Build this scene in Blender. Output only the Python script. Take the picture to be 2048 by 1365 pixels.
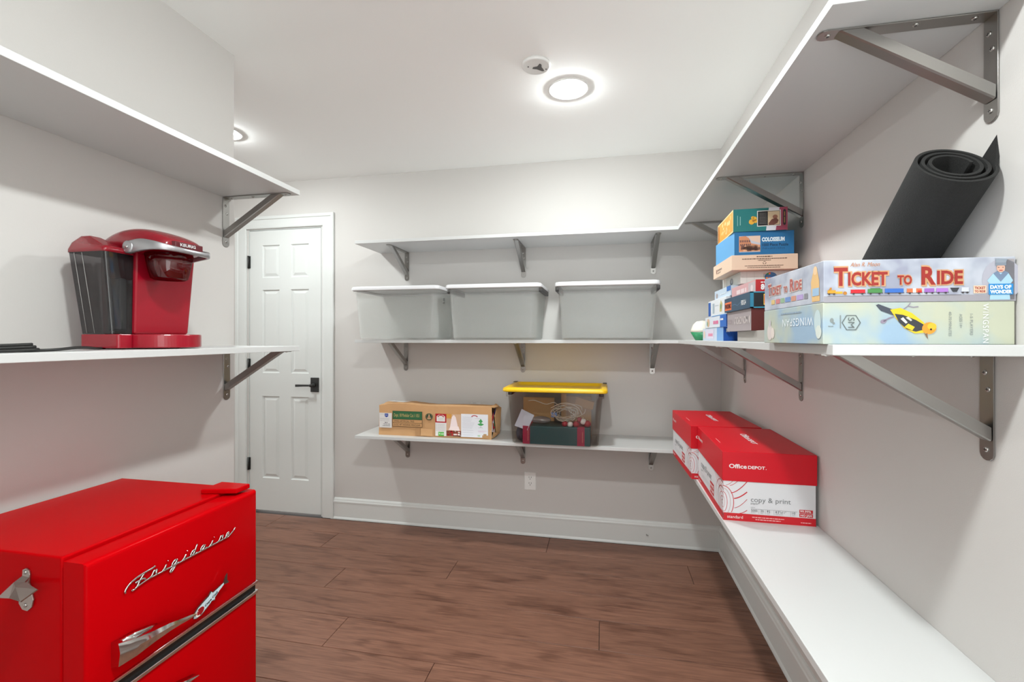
import bpy, math, random
from mathutils import Vector, Matrix
for o in list(bpy.data.objects): bpy.data.objects.remove(o)
SC = bpy.context.scene
C = SC.collection
PI = math.pi
random.seed(7)
# ------------------------------------------------------------------ camera, world, exposure
HC = 1.25
YAW = 0.198
cam_d = bpy.data.cameras.new('camera'); cam = bpy.data.objects.new('camera', cam_d); C.objects.link(cam)
cam.location = (0, 0, HC); cam.rotation_euler = (PI/2, 0, YAW)
cam_d.sensor_width = 36; cam_d.lens = 912.33/2048*36; cam_d.shift_y = -6.3/2048
cam_d.clip_start = .02
SC.camera = cam
W = bpy.data.worlds.new('world'); SC.world = W; W.use_nodes = True
W.node_tree.nodes['Background'].inputs[0].default_value = (.97, 1, .985, 1)
W.node_tree.nodes['Background'].inputs[1].default_value = 2.9  # even world light, strength set as fill through the added openings
SC.view_settings.view_transform = 'Standard'; SC.view_settings.look = 'None'
SC.view_settings.gamma = 1; SC.view_settings.use_curve_mapping = False
SC.view_settings.exposure = 0.18
LAMP = 395.0            # emission strength of each ceiling lamp lens
SC.cycles.max_bounces = 14; SC.cycles.diffuse_bounces = 8; SC.cycles.transparent_max_bounces = 24
SC.cycles.glossy_bounces = 6; SC.cycles.caustics_reflective = False; SC.cycles.caustics_refractive = False
# room measures
XR, YB, XL, YLE, ZC = .676, 2.863, -1.426, 1.545, 2.361
T = .0186
zU, zM, zLow, zRL = 1.8225, 1.2199, .6375, .627
zLU, zLM = 1.789, 1.201
YS = 2.532           # front of the back shelves
XS = XR-.290         # front of the right shelves
YE = .876            # near end of the right shelves
# ------------------------------------------------------------------ materials
MT = {}
def mat(name, col, rough=.5, metal=0., bump=0., bscale=200., var=0., coat=0., spec=None, vscale=8., emit=0.):
    if name in MT: return MT[name]
    m = bpy.data.materials.new(name); m.use_nodes = True; nt = m.node_tree
    b = nt.nodes['Principled BSDF']
    b.inputs['Base Color'].default_value = (*col, 1); b.inputs['Roughness'].default_value = rough
    b.inputs['Metallic'].default_value = metal
    if coat: b.inputs['Coat Weight'].default_value = coat; b.inputs['Coat Roughness'].default_value = .05
    if spec is not None: b.inputs['Specular IOR Level'].default_value = spec
    if emit:
        b.inputs['Emission Color'].default_value = (.94, .99, .985, 1); b.inputs['Emission Strength'].default_value = emit
    if bump or var:
        tc = nt.nodes.new('ShaderNodeTexCoord')
    if bump:
        n = nt.nodes.new('ShaderNodeTexNoise'); n.inputs['Scale'].default_value = bscale; n.inputs['Detail'].default_value = 3
        bp = nt.nodes.new('ShaderNodeBump'); bp.inputs['Strength'].default_value = bump; bp.inputs['Distance'].default_value = .002
        nt.links.new(tc.outputs['Object'], n.inputs['Vector']); nt.links.new(n.outputs['Fac'], bp.inputs['Height'])
        nt.links.new(bp.outputs['Normal'], b.inputs['Normal'])
    if var:
        n = nt.nodes.new('ShaderNodeTexNoise'); n.inputs['Scale'].default_value = vscale; n.inputs['Detail'].default_value = 4
        mx = nt.nodes.new('ShaderNodeMix'); mx.data_type = 'RGBA'
        mx.inputs['A'].default_value = (*[c*(1-var) for c in col], 1); mx.inputs['B'].default_value = (*[min(1, c*(1+var)) for c in col], 1)
        nt.links.new(tc.outputs['Object'], n.inputs['Vector']); nt.links.new(n.outputs['Fac'], mx.inputs['Factor'])
        nt.links.new(mx.outputs['Result'], b.inputs['Base Color'])
    MT[name] = m
    return m
def s2l(r, g, b):
    f = lambda c: c/12.92 if c <= .04045 else ((c+.055)/1.055)**2.4
    return tuple(f(x/255) for x in (r, g, b))
def ink(r, g, b, rough=.45):
    return mat('ink_%d_%d_%d' % (r, g, b), s2l(r, g, b), rough)
def see_through(name, tint, body, fac, rough=.25, gloss=.04):
    """thin moulded plastic: part clear (tinted), part cloudy body, faint gloss"""
    m = bpy.data.materials.new(name); m.use_nodes = True; nt = m.node_tree; nt.nodes.clear()
    out = nt.nodes.new('ShaderNodeOutputMaterial')
    tr = nt.nodes.new('ShaderNodeBsdfTransparent'); tr.inputs[0].default_value = (*tint, 1)
    df = nt.nodes.new('ShaderNodeBsdfDiffuse'); df.inputs[0].default_value = (*body, 1)
    tl = nt.nodes.new('ShaderNodeBsdfTranslucent'); tl.inputs[0].default_value = (*body, 1)
    gl = nt.nodes.new('ShaderNodeBsdfGlossy'); gl.inputs['Roughness'].default_value = rough
    m1 = nt.nodes.new('ShaderNodeMixShader'); m1.inputs[0].default_value = .5
    m2 = nt.nodes.new('ShaderNodeMixShader'); m2.inputs[0].default_value = fac
    m3 = nt.nodes.new('ShaderNodeMixShader'); m3.inputs[0].default_value = gloss
    L = nt.links.new
    L(df.outputs[0], m1.inputs[1]); L(tl.outputs[0], m1.inputs[2])
    L(tr.outputs[0], m2.inputs[1]); L(m1.outputs[0], m2.inputs[2])
    L(m2.outputs[0], m3.inputs[1]); L(gl.outputs[0], m3.inputs[2]); L(m3.outputs[0], out.inputs[0])
    MT[name] = m
    return m
def wood_floor():
    m = bpy.data.materials.new('oak_planks'); m.use_nodes = True; nt = m.node_tree; N = nt.nodes.new; L = nt.links.new
    b = nt.nodes['Principled BSDF']
    geo = N('ShaderNodeNewGeometry'); oi = N('ShaderNodeObjectInfo')
    off = N('ShaderNodeVectorMath'); off.operation = 'MULTIPLY_ADD'
    off.inputs[1].default_value = (37., 19., 11.)
    cmb = N('ShaderNodeCombineXYZ')
    for i in range(3): L(oi.outputs['Random'], cmb.inputs[i])
    L(cmb.outputs[0], off.inputs[0]); L(geo.outputs['Position'], off.inputs[2])
    mp = N('ShaderNodeMapping'); mp.inputs['Scale'].default_value = (.8, 7., 1.); L(off.outputs[0], mp.inputs[0])
    # cathedral figure: contour lines of a stretched noise
    n1 = N('ShaderNodeTexNoise'); n1.inputs['Scale'].default_value = 1.5; n1.inputs['Detail'].default_value = 3.5; L(mp.outputs[0], n1.inputs[0])
    mu = N('ShaderNodeMath'); mu.operation = 'MULTIPLY'; mu.inputs[1].default_value = 36; L(n1.outputs['Fac'], mu.inputs[0])
    sn = N('ShaderNodeMath'); sn.operation = 'SINE'; L(mu.outputs[0], sn.inputs[0])
    # fine pores
    mp2 = N('ShaderNodeMapping'); mp2.inputs['Scale'].default_value = (9., 190., 1.); L(off.outputs[0], mp2.inputs[0])
    n2 = N('ShaderNodeTexNoise'); n2.inputs['Scale'].default_value = 1.; n2.inputs['Detail'].default_value = 6; L(mp2.outputs[0], n2.inputs[0])
    # dark smoky blotches
    mp3 = N('ShaderNodeMapping'); mp3.inputs['Scale'].default_value = (2.2, 6.5, 1.); L(off.outputs[0], mp3.inputs[0])
    n3 = N('ShaderNodeTexNoise'); n3.inputs['Scale'].default_value = 1.6; n3.inputs['Detail'].default_value = 5; L(mp3.outputs[0], n3.inputs[0])
    r3 = N('ShaderNodeMapRange'); r3.inputs[1].default_value = .56; r3.inputs[2].default_value = .72; L(n3.outputs['Fac'], r3.inputs[0])
    base = N('ShaderNodeMix'); base.data_type = 'RGBA'
    base.inputs['A'].default_value = (*s2l(112, 77, 62), 1); base.inputs['B'].default_value = (*s2l(136, 97, 79), 1)
    r2 = N('ShaderNodeMapRange'); r2.inputs[1].default_value = .32; r2.inputs[2].default_value = .66; L(n2.outputs['Fac'], r2.inputs[0])
    L(r2.outputs[0], base.inputs['Factor'])
    fig = N('ShaderNodeMix'); fig.data_type = 'RGBA'; fig.blend_type = 'MULTIPLY'; fig.inputs['B'].default_value = (.66, .62, .60, 1)
    rf = N('ShaderNodeMapRange'); rf.inputs[1].default_value = .35; rf.inputs[2].default_value = 1.; rf.inputs[4].default_value = .85; L(sn.outputs[0], rf.inputs[0])
    mf = N('ShaderNodeMath'); mf.operation = 'MULTIPLY'; rg3 = N('ShaderNodeMapRange'); rg3.inputs[1].default_value = .36; rg3.inputs[2].default_value = .58; L(n3.outputs['Fac'], rg3.inputs[0]); L(rf.outputs[0], mf.inputs[0]); L(rg3.outputs[0], mf.inputs[1])
    L(mf.outputs[0], fig.inputs['Factor']); L(base.outputs['Result'], fig.inputs['A'])
    blo = N('ShaderNodeMix'); blo.data_type = 'RGBA'; blo.blend_type = 'MULTIPLY'; blo.inputs['B'].default_value = (.50, .42, .38, 1)
    mb = N('ShaderNodeMath'); mb.operation = 'MULTIPLY'; mb.inputs[1].default_value = .7; L(r3.outputs[0], mb.inputs[0])
    L(mb.outputs[0], blo.inputs['Factor']); L(fig.outputs['Result'], blo.inputs['A'])
    tone = N('ShaderNodeMix'); tone.data_type = 'RGBA'; tone.blend_type = 'MULTIPLY'; tone.inputs['Factor'].default_value = 1
    rt = N('ShaderNodeMapRange'); rt.inputs[3].default_value = .88; rt.inputs[4].default_value = 1.08; L(oi.outputs['Random'], rt.inputs[0])
    L(blo.outputs['Result'], tone.inputs['A']); L(rt.outputs[0], tone.inputs['B'])
    L(tone.outputs['Result'], b.inputs['Base Color'])
    b.inputs['Roughness'].default_value = .42; b.inputs['Specular IOR Level'].default_value = .35
    bp = N('ShaderNodeBump'); bp.inputs['Strength'].default_value = .12; bp.inputs['Distance'].default_value = .001
    L(n2.outputs['Fac'], bp.inputs['Height']); L(bp.outputs[0], b.inputs['Normal'])
    MT['oak_planks'] = m
    return m
def steel():
    m = mat('brushed_steel', (.36, .35, .335), .34, 1.)
    nt = m.node_tree; b = nt.nodes['Principled BSDF']
    tc = nt.nodes.new('ShaderNodeTexCoord'); mp = nt.nodes.new('ShaderNodeMapping'); mp.inputs['Scale'].default_value = (14, 260, 14)
    n = nt.nodes.new('ShaderNodeTexNoise'); n.inputs['Scale'].default_value = 1; n.inputs['Detail'].default_value = 3
    r = nt.nodes.new('ShaderNodeMapRange'); r.inputs[3].default_value = .26; r.inputs[4].default_value = .36
    nt.links.new(tc.outputs['Object'], mp.inputs[0]); nt.links.new(mp.outputs[0], n.inputs[0])
    nt.links.new(n.outputs['Fac'], r.inputs[0]); nt.links.new(r.outputs[0], b.inputs['Roughness'])
    return m
PAINT = mat('wall_paint', (.57, .553, .533), .75, bump=.10, bscale=420)
CEIL = mat('ceiling_paint', (.93, .94, .93), .85, bump=.08, bscale=420)
TRIM = mat('trim_paint', (.655, .675, .66), .38)
SHELF = mat('white_melamine', (.58, .59, .585), .35)
STEEL = steel()
SCREW = mat('screw_steel', (.62, .61, .59), .3, 1.)
DARK = mat('screw_recess', (.03, .03, .03), .6)
BLACK = mat('black_metal', (.022, .023, .022), .42)
WOOD = wood_floor()
SUB = mat('joint_dark', (.03, .018, .014), .8)
RED_IOR = 1.21
WHITEP = mat('white_plastic', (.78, .785, .77), .38)
LIDW = mat('bin_lid_white', (.64, .64, .655), .35)
RED = mat('fridge_red', (.47, .001, .003), .16, spec=.10)
RED.node_tree.nodes['Principled BSDF'].inputs['IOR'].default_value = RED_IOR
CHROME = mat('chrome', (.72, .71, .70), .09, 1.)
RUBBER = mat('grey_gasket', (.42, .38, .36), .6)
FELT = mat('black_felt', (.013, .013, .0125), .95, bump=.9, bscale=700, var=.35, vscale=300)
# ------------------------------------------------------------------ mesh building
class MB:
    def __init__(s): s.v = []; s.f = []; s.m = []; s.sm = []
    def add(s, vs, fs, mi=0, smooth=False):
        n = len(s.v); s.v += [tuple(v) for v in vs]
        for f in fs: s.f.append([i+n for i in f]); s.m.append(mi); s.sm.append(smooth)
        return s
    def box(s, x0, x1, y0, y1, z0, z1, mi=0):
        return s.hexa([(x0, y0), (x1, y0), (x1, y1), (x0, y1)], z0, z1, mi)
    def hexa(s, q, z0, z1, mi=0, q2=None):
        q2 = q2 or q; n = len(q)
        vs = [(x, y, z0) for x, y in q]+[(x, y, z1) for x, y in q2]
        fs = [[(i), (i+1) % n, (i+1) % n+n, i+n] for i in range(n)]+[list(range(n))[::-1], list(range(n, 2*n))]
        return s.add(vs, fs, mi)
    def prism(s, pts, a, b, mi=0, smooth=False):
        """extrude 3d polygon pts: ring at pts+a to ring at pts+b"""
        n = len(pts); a = Vector(a); b = Vector(b)
        vs = [Vector(p)+a for p in pts]+[Vector(p)+b for p in pts]
        fs = [[i, (i+1) % n, (i+1) % n+n, i+n] for i in range(n)]
        s.add(vs, fs, mi, smooth); k = len(s.v)-2*n
        s.f += [list(range(k, k+n))[::-1], list(range(k+n, k+2*n))]; s.m += [mi, mi]; s.sm += [False, False]
        return s
    def loft(s, rings, mi=0, smooth=True, caps=True, closed=True):
        n = len(rings[0]); k = len(s.v)
        vs = [p for r in rings for p in r]; fs = []
        for j in range(len(rings)-1):
            for i in range(n if closed else n-1):
                fs.append([j*n+i, j*n+(i+1) % n, (j+1)*n+(i+1) % n, (j+1)*n+i])
        s.add(vs, fs, mi, smooth)
        if caps:
            s.f += [list(range(k, k+n))[::-1], list(range(k+(len(rings)-1)*n, k+len(rings)*n))]; s.m += [mi, mi]; s.sm += [False, False]
        return s
    def lathe(s, prof, seg=24, c=(0, 0, 0), mi=0, smooth=True, axis='z', caps=True):
        rings = []
        for r, z in prof:
            ring = []
            for i in range(seg):
                t = 2*PI*i/seg; p = (r*math.cos(t), r*math.sin(t), z)
                if axis == 'x': p = (z, p[0], p[1])
                if axis == 'y': p = (p[1], z, p[0])
                ring.append((p[0]+c[0], p[1]+c[1], p[2]+c[2]))
            rings.append(ring)
        return s.loft(rings, mi, smooth, caps)
    def tube(s, pts, r, seg=8, mi=0, caps=True, flat=1.):
        pts = [Vector(p) for p in pts]; rings = []
        up = Vector((0, 0, 1)); last = None
        for i, p in enumerate(pts):
            d = (pts[min(i+1, len(pts)-1)]-pts[max(i-1, 0)])
            if d.length < 1e-9: d = Vector((1, 0, 0))
            d.normalize()
            if last is None:
                a = d.orthogonal().normalized() if abs(d.z) > .95 else d.cross(up).normalized()
            else:
                a = (last-d*last.dot(d)).normalized()
            last = a; b = d.cross(a)
            rr = r[i] if isinstance(r, (list, tuple)) else r
            rings.append([p+a*rr*math.cos(2*PI*k/seg)+b*rr*flat*math.sin(2*PI*k/seg) for k in range(seg)])
        return s.loft(rings, mi, True, caps)
    def sphere(s, c, r, mi=0, seg=16, sc=(1, 1, 1)):
        rings = []
        for j in range(seg//2+1):
            ph = -PI/2+PI*j/(seg//2); ph = max(-PI/2+.02, min(PI/2-.02, ph))
            rings.append([(c[0]+sc[0]*r*math.cos(ph)*math.cos(2*PI*i/seg), c[1]+sc[1]*r*math.cos(ph)*math.sin(2*PI*i/seg), c[2]+sc[2]*r*math.sin(ph)) for i in range(seg)])
        return s.loft(rings, mi, True)
    def mesh(s, name, mats, off=(0, 0, 0)):
        me = bpy.data.meshes.new(name)
        me.from_pydata([(v[0]-off[0], v[1]-off[1], v[2]-off[2]) for v in s.v], [], s.f)
        for m in (mats if isinstance(mats, (list, tuple)) else [mats]): me.materials.append(m)
        me.polygons.foreach_set('material_index', s.m); me.polygons.foreach_set('use_smooth', s.sm); me.update()
        return me
    def build(s, name, mats, parent=None, off=None, bevel=0, seg=2):
        if off is None:
            r = parent
            while r is not None and r.parent is not None: r = r.parent
            off = r.get('_o', (0, 0, 0)) if r is not None else (0, 0, 0)
        o = bpy.data.objects.new(name, s.mesh(name, mats, off)); C.objects.link(o)
        if parent is not None: o.parent = parent
        if bevel:
            md = o.modifiers.new('bevel', 'BEVEL'); md.width = bevel; md.segments = seg; md.limit_method = 'ANGLE'; md.angle_limit = math.radians(40)
        return o
def tag(o, label=None, cat=None, group=None, kind=None):
    if label: o['label'] = label
    if cat: o['category'] = cat
    if group: o['group'] = group
    if kind: o['kind'] = kind
    return o
def thing(name, label, cat, loc=(0, 0, 0), rz=0, group=None, world=True):
    """Empty at the thing's base; parts are given in world coordinates when world, else in the thing's own frame"""
    o = bpy.data.objects.new(name, None); C.objects.link(o); o.location = loc; o.rotation_euler = (0, 0, rz)
    o.empty_display_size = .05
    if world: o['_o'] = tuple(loc)
    return tag(o, label, cat, group)
def copy_tree(o, parent=None):
    c = o.copy(); C.objects.link(c); c.parent = parent
    for ch in list(o.children):
        copy_tree(ch, c)
    return c
def struct(o): o['kind'] = 'structure'; return o
def rrect(x0, x1, y0, y1, r, n=5):
    pts = []
    for cx, cy, a in ((x1-r, y0+r, -90), (x1-r, y1-r, 0), (x0+r, y1-r, 90), (x0+r, y0+r, 180)):
        for i in range(n+1):
            t = math.radians(a+90*i/n); pts.append((cx+r*math.cos(t), cy+r*math.sin(t)))
    return pts
def catmull(pts, n=6):
    P = [Vector(p) for p in pts]; P = [P[0]*2-P[1]]+P+[P[-1]*2-P[-2]]; out = []
    for i in range(1, len(P)-2):
        a, b, c, d = P[i-1:i+3]
        for k in range(n):
            t = k/n
            out.append(.5*((2*b)+(c-a)*t+(2*a-5*b+4*c-d)*t*t+(3*b-a-3*c+d)*t**3))
    out.append(P[-2]); return out
# ------------------------------------------------------------------ flat print on box faces
_tx = {}
def text_geo(s, bold=0., shear=0., space=1.):
    k = (s, bold, shear, space)
    if k in _tx: return _tx[k]
    cu = bpy.data.curves.new('t', 'FONT'); cu.body = s; cu.size = 1; cu.offset = bold; cu.shear = shear; cu.space_character = space
    cu.resolution_u = 3; cu.fill_mode = 'FRONT'
    ob = bpy.data.objects.new('t', cu)
    me = bpy.data.meshes.new_from_object(ob)
    vs = [(v.co.x, v.co.y) for v in me.vertices]; fs = [list(p.vertices) for p in me.polygons]
    bpy.data.objects.remove(ob); bpy.data.curves.remove(cu); bpy.data.meshes.remove(me)
    _tx[k] = (vs, fs)
    return _tx[k]
def bbox(vs): return min(v[0] for v in vs), max(v[0] for v in vs), min(v[1] for v in vs), max(v[1] for v in vs)
CAP = bbox(text_geo('H')[0])[3]
class Face:
    """a printed face: o lower left corner, r right and u up unit vectors; units are millimetres"""
    def __init__(s, o, r, u):
        s.o = Vector(o); s.r = Vector(r).normalized(); s.u = Vector(u).normalized(); s.n = s.r.cross(s.u)
        s.items = []; s.txt = []; s.kx = 1.
    def pt(s, x, y, l): return s.o+s.r*x*.001*s.kx+s.u*y*.001+s.n*(.0004+.0002*l)
    def put(s, lst, vs, fs, m, l): lst.append(([s.pt(x, y, l) for x, y in vs], fs, m)); return s
    def poly(s, pts, m, l=0): return s.put(s.items, pts, [list(range(len(pts)))], m, l)
    def rect(s, x0, y0, x1, y1, m, l=0): return s.poly([(x0, y0), (x1, y0), (x1, y1), (x0, y1)], m, l)
    def ell(s, cx, cy, rx, ry, m, l=0, rot=0, n=20):
        c, q = math.cos(math.radians(rot)), math.sin(math.radians(rot)); pts = []
        for i in range(n):
            t = 2*PI*i/n; a, b = rx*math.cos(t), ry*math.sin(t); pts.append((cx+a*c-b*q, cy+a*q+b*c))
        return s.poly(pts, m, l)
    def line(s, pts, w, m, l=0):
        vs = []; n = len(pts)
        for i, p in enumerate(pts):
            a = pts[max(i-1, 0)]; b = pts[min(i+1, n-1)]; dx, dy = b[0]-a[0], b[1]-a[1]; q = math.hypot(dx, dy) or 1
            ww = w[i] if isinstance(w, (list, tuple)) else w
            vs += [(p[0]-dy/q*ww/2, p[1]+dx/q*ww/2), (p[0]+dy/q*ww/2, p[1]-dx/q*ww/2)]
        return s.put(s.items, vs, [[2*i, 2*i+1, 2*i+3, 2*i+2] for i in range(n-1)], m, l)
    def arc(s, cx, cy, rx, ry, a0, a1, w, m, l=0, n=18):
        return s.line([(cx+rx*math.cos(math.radians(a0+(a1-a0)*i/n)), cy+ry*math.sin(math.radians(a0+(a1-a0)*i/n))) for i in range(n+1)], w, m, l)
    def frame(s, x0, y0, x1, y1, w, m, l=0):
        for a in ((x0, y0, x1, y0+w), (x0, y1-w, x1, y1), (x0, y0+w, x0+w, y1-w), (x1-w, y0+w, x1, y1-w)): s.rect(*a, m, l)
        return s
    def text(s, t, x, y, h, m, l=2, w=None, align='l', bold=0., shear=0., rot=0, space=1.):
        vs, fs = text_geo(t, bold, shear, space)
        if not vs: return s
        x0, x1, y0, y1 = bbox(vs); k = h/CAP; kx = k if w is None else w/(x1-x0)
        wid = (x1-x0)*kx; dx = {'l': 0, 'c': -wid/2, 'r': -wid}[align]
        c, q = math.cos(math.radians(rot)), math.sin(math.radians(rot)); out = []
        for a, b in vs:
            a = (a-x0)*kx+dx; b = b*k; out.append((x+a*c-b*q, y+a*q+b*c))
        return s.put(s.txt, out, fs, m, l)
    def scribble(s, x0, x1, y, h, m, l=2, seed=0):
        """line of print too fine to read: a row of short strokes"""
        rg = random.Random(seed*31+int(y*10)); x = x0
        while x < x1:
            w = rg.uniform(.8, 3.2)*h; s.rect(x, y, min(x+w, x1), y+h, m, l); x += w+.5*h
        return s
    def build(s, parent, art='printed_artwork', let='lettering'):
        for nm, lst in [(art, s.items)]+[(let, [q]) for q in s.txt]:
            if not lst: continue
            mb = MB(); ms = []
            for vs, fs, m in lst:
                if m not in ms: ms.append(m)
                mb.add(vs, fs, ms.index(m))
            mb.build(nm, ms, parent)
# ================================================================== THE ROOM
XF, YN = -6.10, -.45          # openings added past the door (XF) and behind the camera (YN) for world fill light
DX0, DX1, DZ = -2.520, -1.929, 2.030     # door opening
mb = MB()
mb.box(XF-.1, DX0, YB, YB+.12, 0, ZC); mb.box(DX1, XR+.1, YB, YB+.12, 0, ZC); mb.box(DX0, DX1, YB, YB+.12, DZ, ZC)
struct(mb.build('wall_back', PAINT))
struct(MB().box(XR, XR+.1, YN, YB, 0, ZC).build('wall_right', PAINT))
struct(MB().box(XL-.115, XL, YN, YLE, 0, ZC).build('wall_left', PAINT))
struct(MB().box(XF, XL-.115, .2, .3, 0, ZC).build('wall_alcove', PAINT))
struct(MB().box(XL-.115, -.30, YN-.1, YN, 0, ZC).build('light_block_wall', PAINT))  # unseen partial wall, added to keep world light off the fridge side
struct(MB().box(XF-.1, XR+.1, YN-.1, YB+.12, ZC, ZC+.1).build('ceiling', CEIL))
fl = struct(MB().box(XF-.1, XR+.1, YN-.1, YB+.6, -.06, -.010).build('floor', SUB))
# floor planks: rows run along the back wall, 196 mm wide
joints = {0: [-1.119], 1: [-.0175], 2: [-1.373], 3: [-.80], 4: [-1.66, .45], 5: [-.328, -2.2], -1: [-.637], -2: [-1.3, .2], -3: [-.4]}
PW = .1965; GAP = .0011
for row in range(-20, 6):
    y0 = 1.661+PW*row; y1 = min(y0+PW, YB-.004)
    if y0 < YN: continue
    js = sorted(joints.get(row, [random.uniform(-1.2, .2)])+[XF, XR])
    for a, b in zip(js[:-1], js[1:]):
        MB().box(a+GAP, b-GAP, y0+GAP, y1-GAP, -.009, 0).build('plank', WOOD, fl, bevel=.0009, seg=1)
# baseboards: extruded profile (distance from wall, height)
PROF = [(0, 0), (.019, 0), (.019, .006), (.015, .013), (.0125, .016), (.0125, .112), (.0155, .114), (.0155, .122), (.012, .127), (.010, .136), (.005, .143), (0, .145)]
mb = MB().prism([(0, YB-d, z) for d, z in PROF], (-1.829, 0, 0), (XR, 0, 0)); struct(mb.build('baseboard_back', TRIM))
mb = MB().prism([(XR-d, 0, z) for d, z in PROF][::-1], (0, YN, 0), (0, YB-.0125, 0)); struct(mb.build('baseboard_right', TRIM))
mb = MB().prism([(0, YB-d, z) for d, z in PROF], (XF, 0, 0), (-2.622, 0, 0)); struct(mb.build('baseboard_alcove', TRIM))
# small screw hook stub left in the baseboard
st = tag(MB().tube([(.2529, YB-.0125, .066), (.2529, YB-.024, .066)], .0022).tube([(.2529, YB-.024, .066), (.258, YB-.031, .071), (.262, YB-.029, .066)], .0015).build('screw_stub', mat('old_screw', (.25, .24, .22), .4, .8)),
         'tiny bent metal screw stub sticking out of the baseboard', 'screw')
# casing round the door
cas = bpy.data.objects.new('trim_1', None); C.objects.link(cas); struct(cas)
def casing(pts_in, name):
    return MB()
cw = .087; co = .018
def leg(x_in, sgn):
    prof = [(0, .0), (0, .010), (.006, .013), (.062, .013), (.066, .018), (.084, .019), (.087, .016), (.087, 0)]
    return [(x_in+sgn*a, YB-b) for a, b in prof]
zt = DZ+.003
for xin, sg in ((DX0-.012, -1), (DX1+.012, 1)):
    q = leg(xin, sg)
    if sg > 0: q = q[::-1]
    z1 = [zt+abs(x-xin) for x, y in q]
    n = len(q); vs = [(x, y, 0) for x, y in q]+[(x, y, z) for (x, y), z in zip(q, z1)]
    mb = MB().add(vs, [[i, (i+1) % n, (i+1) % n+n, i+n] for i in range(n)]+[list(range(n))[::-1], list(range(n, 2*n))])
    mb.build('casing_leg', TRIM, cas)
prof = leg(0, 1); n = len(prof)
vs = [(DX0-.012-d, y, zt+d) for d, y in prof]+[(DX1+.012+d, y, zt+d) for d, y in prof]
MB().add(vs, [[i, (i+1) % n, (i+1) % n+n, i+n] for i in range(n)]+[list(range(n))[::-1], list(range(n, 2*n))]).build('casing_head', TRIM, cas)
MB().box(DX0-.0005, DX0+.004, YB+.0005, YB+.11, 0, DZ).box(DX1-.004, DX1+.0005, YB+.0005, YB+.11, 0, DZ).box(DX0+.004, DX1-.004, YB+.0005, YB+.11, DZ-.004, DZ).build('jamb', TRIM, cas)
# six-panel door, closed
door = bpy.data.objects.new('door_1', None); C.objects.link(door); door.location = ((DX0+DX1)/2, YB, 0); struct(door); door['_o'] = ((DX0+DX1)/2, YB, 0)
x0, x1, dz0, dz1 = DX0+.008, DX1-.008, .012, DZ-.010
yf = YB+.003
MB().box(x0, x1, yf+.010, yf+.036, dz0, dz1).build('door_core', TRIM, door)
cols = [(-2.408, -2.268), (-2.176, -2.034)]; rows = [(.243, .832), (.998, 1.595), (1.682, 1.915)]
mb = MB()
for a, b in ((x0, cols[0][0]), (cols[0][1], cols[1][0]), (cols[1][1], x1)): mb.box(a, b, yf, yf+.010, dz0, dz1)
for c0, c1 in cols:
    for a, b in ((dz0, rows[0][0]), (rows[0][1], rows[1][0]), (rows[1][1], rows[2][0]), (rows[2][1], dz1)): mb.box(c0, c1, yf, yf+.010, a, b)
mb.build('stiles_and_rails', TRIM, door)
for c0, c1 in cols:
    for r0, r1 in rows:
        def ring(i, y): return [(c0+i, y, r0+i), (c1-i, y, r0+i), (c1-i, y, r1-i), (c0+i, y, r1-i)]
        MB().loft([ring(0, yf+.001), ring(.006, yf+.0085), ring(.012, yf+.0088), ring(.030, yf+.0025), ring(.031, yf+.0025)], 0, False, caps=False).add(ring(.031, yf+.0025), [[0, 1, 2, 3]]).build('panel', TRIM, door)
for z in (1.7976, 1.0552, .3418):
    h = MB().lathe([(.0, -.045), (.0062, -.045), (.0062, .045), (.0, .045)], 12, (DX0+.003, YB-.006, z)).box(DX0-.001, DX0+.016, YB-.001, YB+.002, z-.044, z+.044)
    h.build('hinge', BLACK, door)
hd = MB().box(-2.0148, -1.9523, yf-.009, yf, .8706, .9707).build('handle', BLACK, door, bevel=.002)
MB().lathe([(.013, 0), (.013, -.012), (.010, -.016), (.010, -.048), (0, -.048)], 16, (-1.9835, yf-.009, .920), axis='y').build('spindle', BLACK, hd)
MB().loft([[(-1.974, yf-.055, .9135), (-1.974, yf-.045, .9135), (-1.974, yf-.045, .9265), (-1.974, yf-.055, .9265)],
           [(-2.04, yf-.056, .912), (-2.04, yf-.047, .912), (-2.04, yf-.047, .926), (-2.04, yf-.056, .926)],
           [(-2.1, yf-.058, .909), (-2.1, yf-.050, .909), (-2.1, yf-.050, .926), (-2.1, yf-.058, .926)]], 0, False).build('lever', BLACK, hd, bevel=.0015)
# ------------------------------------------------------------------ ceiling lamps (real lamps, seen and unseen)
def lamp(x, y, label, k=1.):
    t = thing('recessed_light', label, 'ceiling light', (x, y, ZC), group='recessed ceiling lights', world=False)
    MB().lathe([(.0895, 0), (.0895, -.0040), (.0880, -.0048), (.0630, -.0030), (.0625, 0)], 48).build('trim_ring', WHITEP, t)
    MB().lathe([(.0625, -.0045), (.058, -.0095), (.045, -.0140), (.02, -.0170), (.001, -.0174)], 48).build('lens', mat('lamp_lens_%d' % (k*100), (.9, .9, .9), .5, emit=LAMP*k), t)
lamp(-.153, 2.044, 'lit round recessed light in the ceiling above the middle of the room')
lamp(-2.012, 2.111, 'recessed ceiling light mostly hidden behind the end of the left wall')
lamp(-.153, .41, 'recessed ceiling light overhead, nearest the camera', 1.6)
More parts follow.
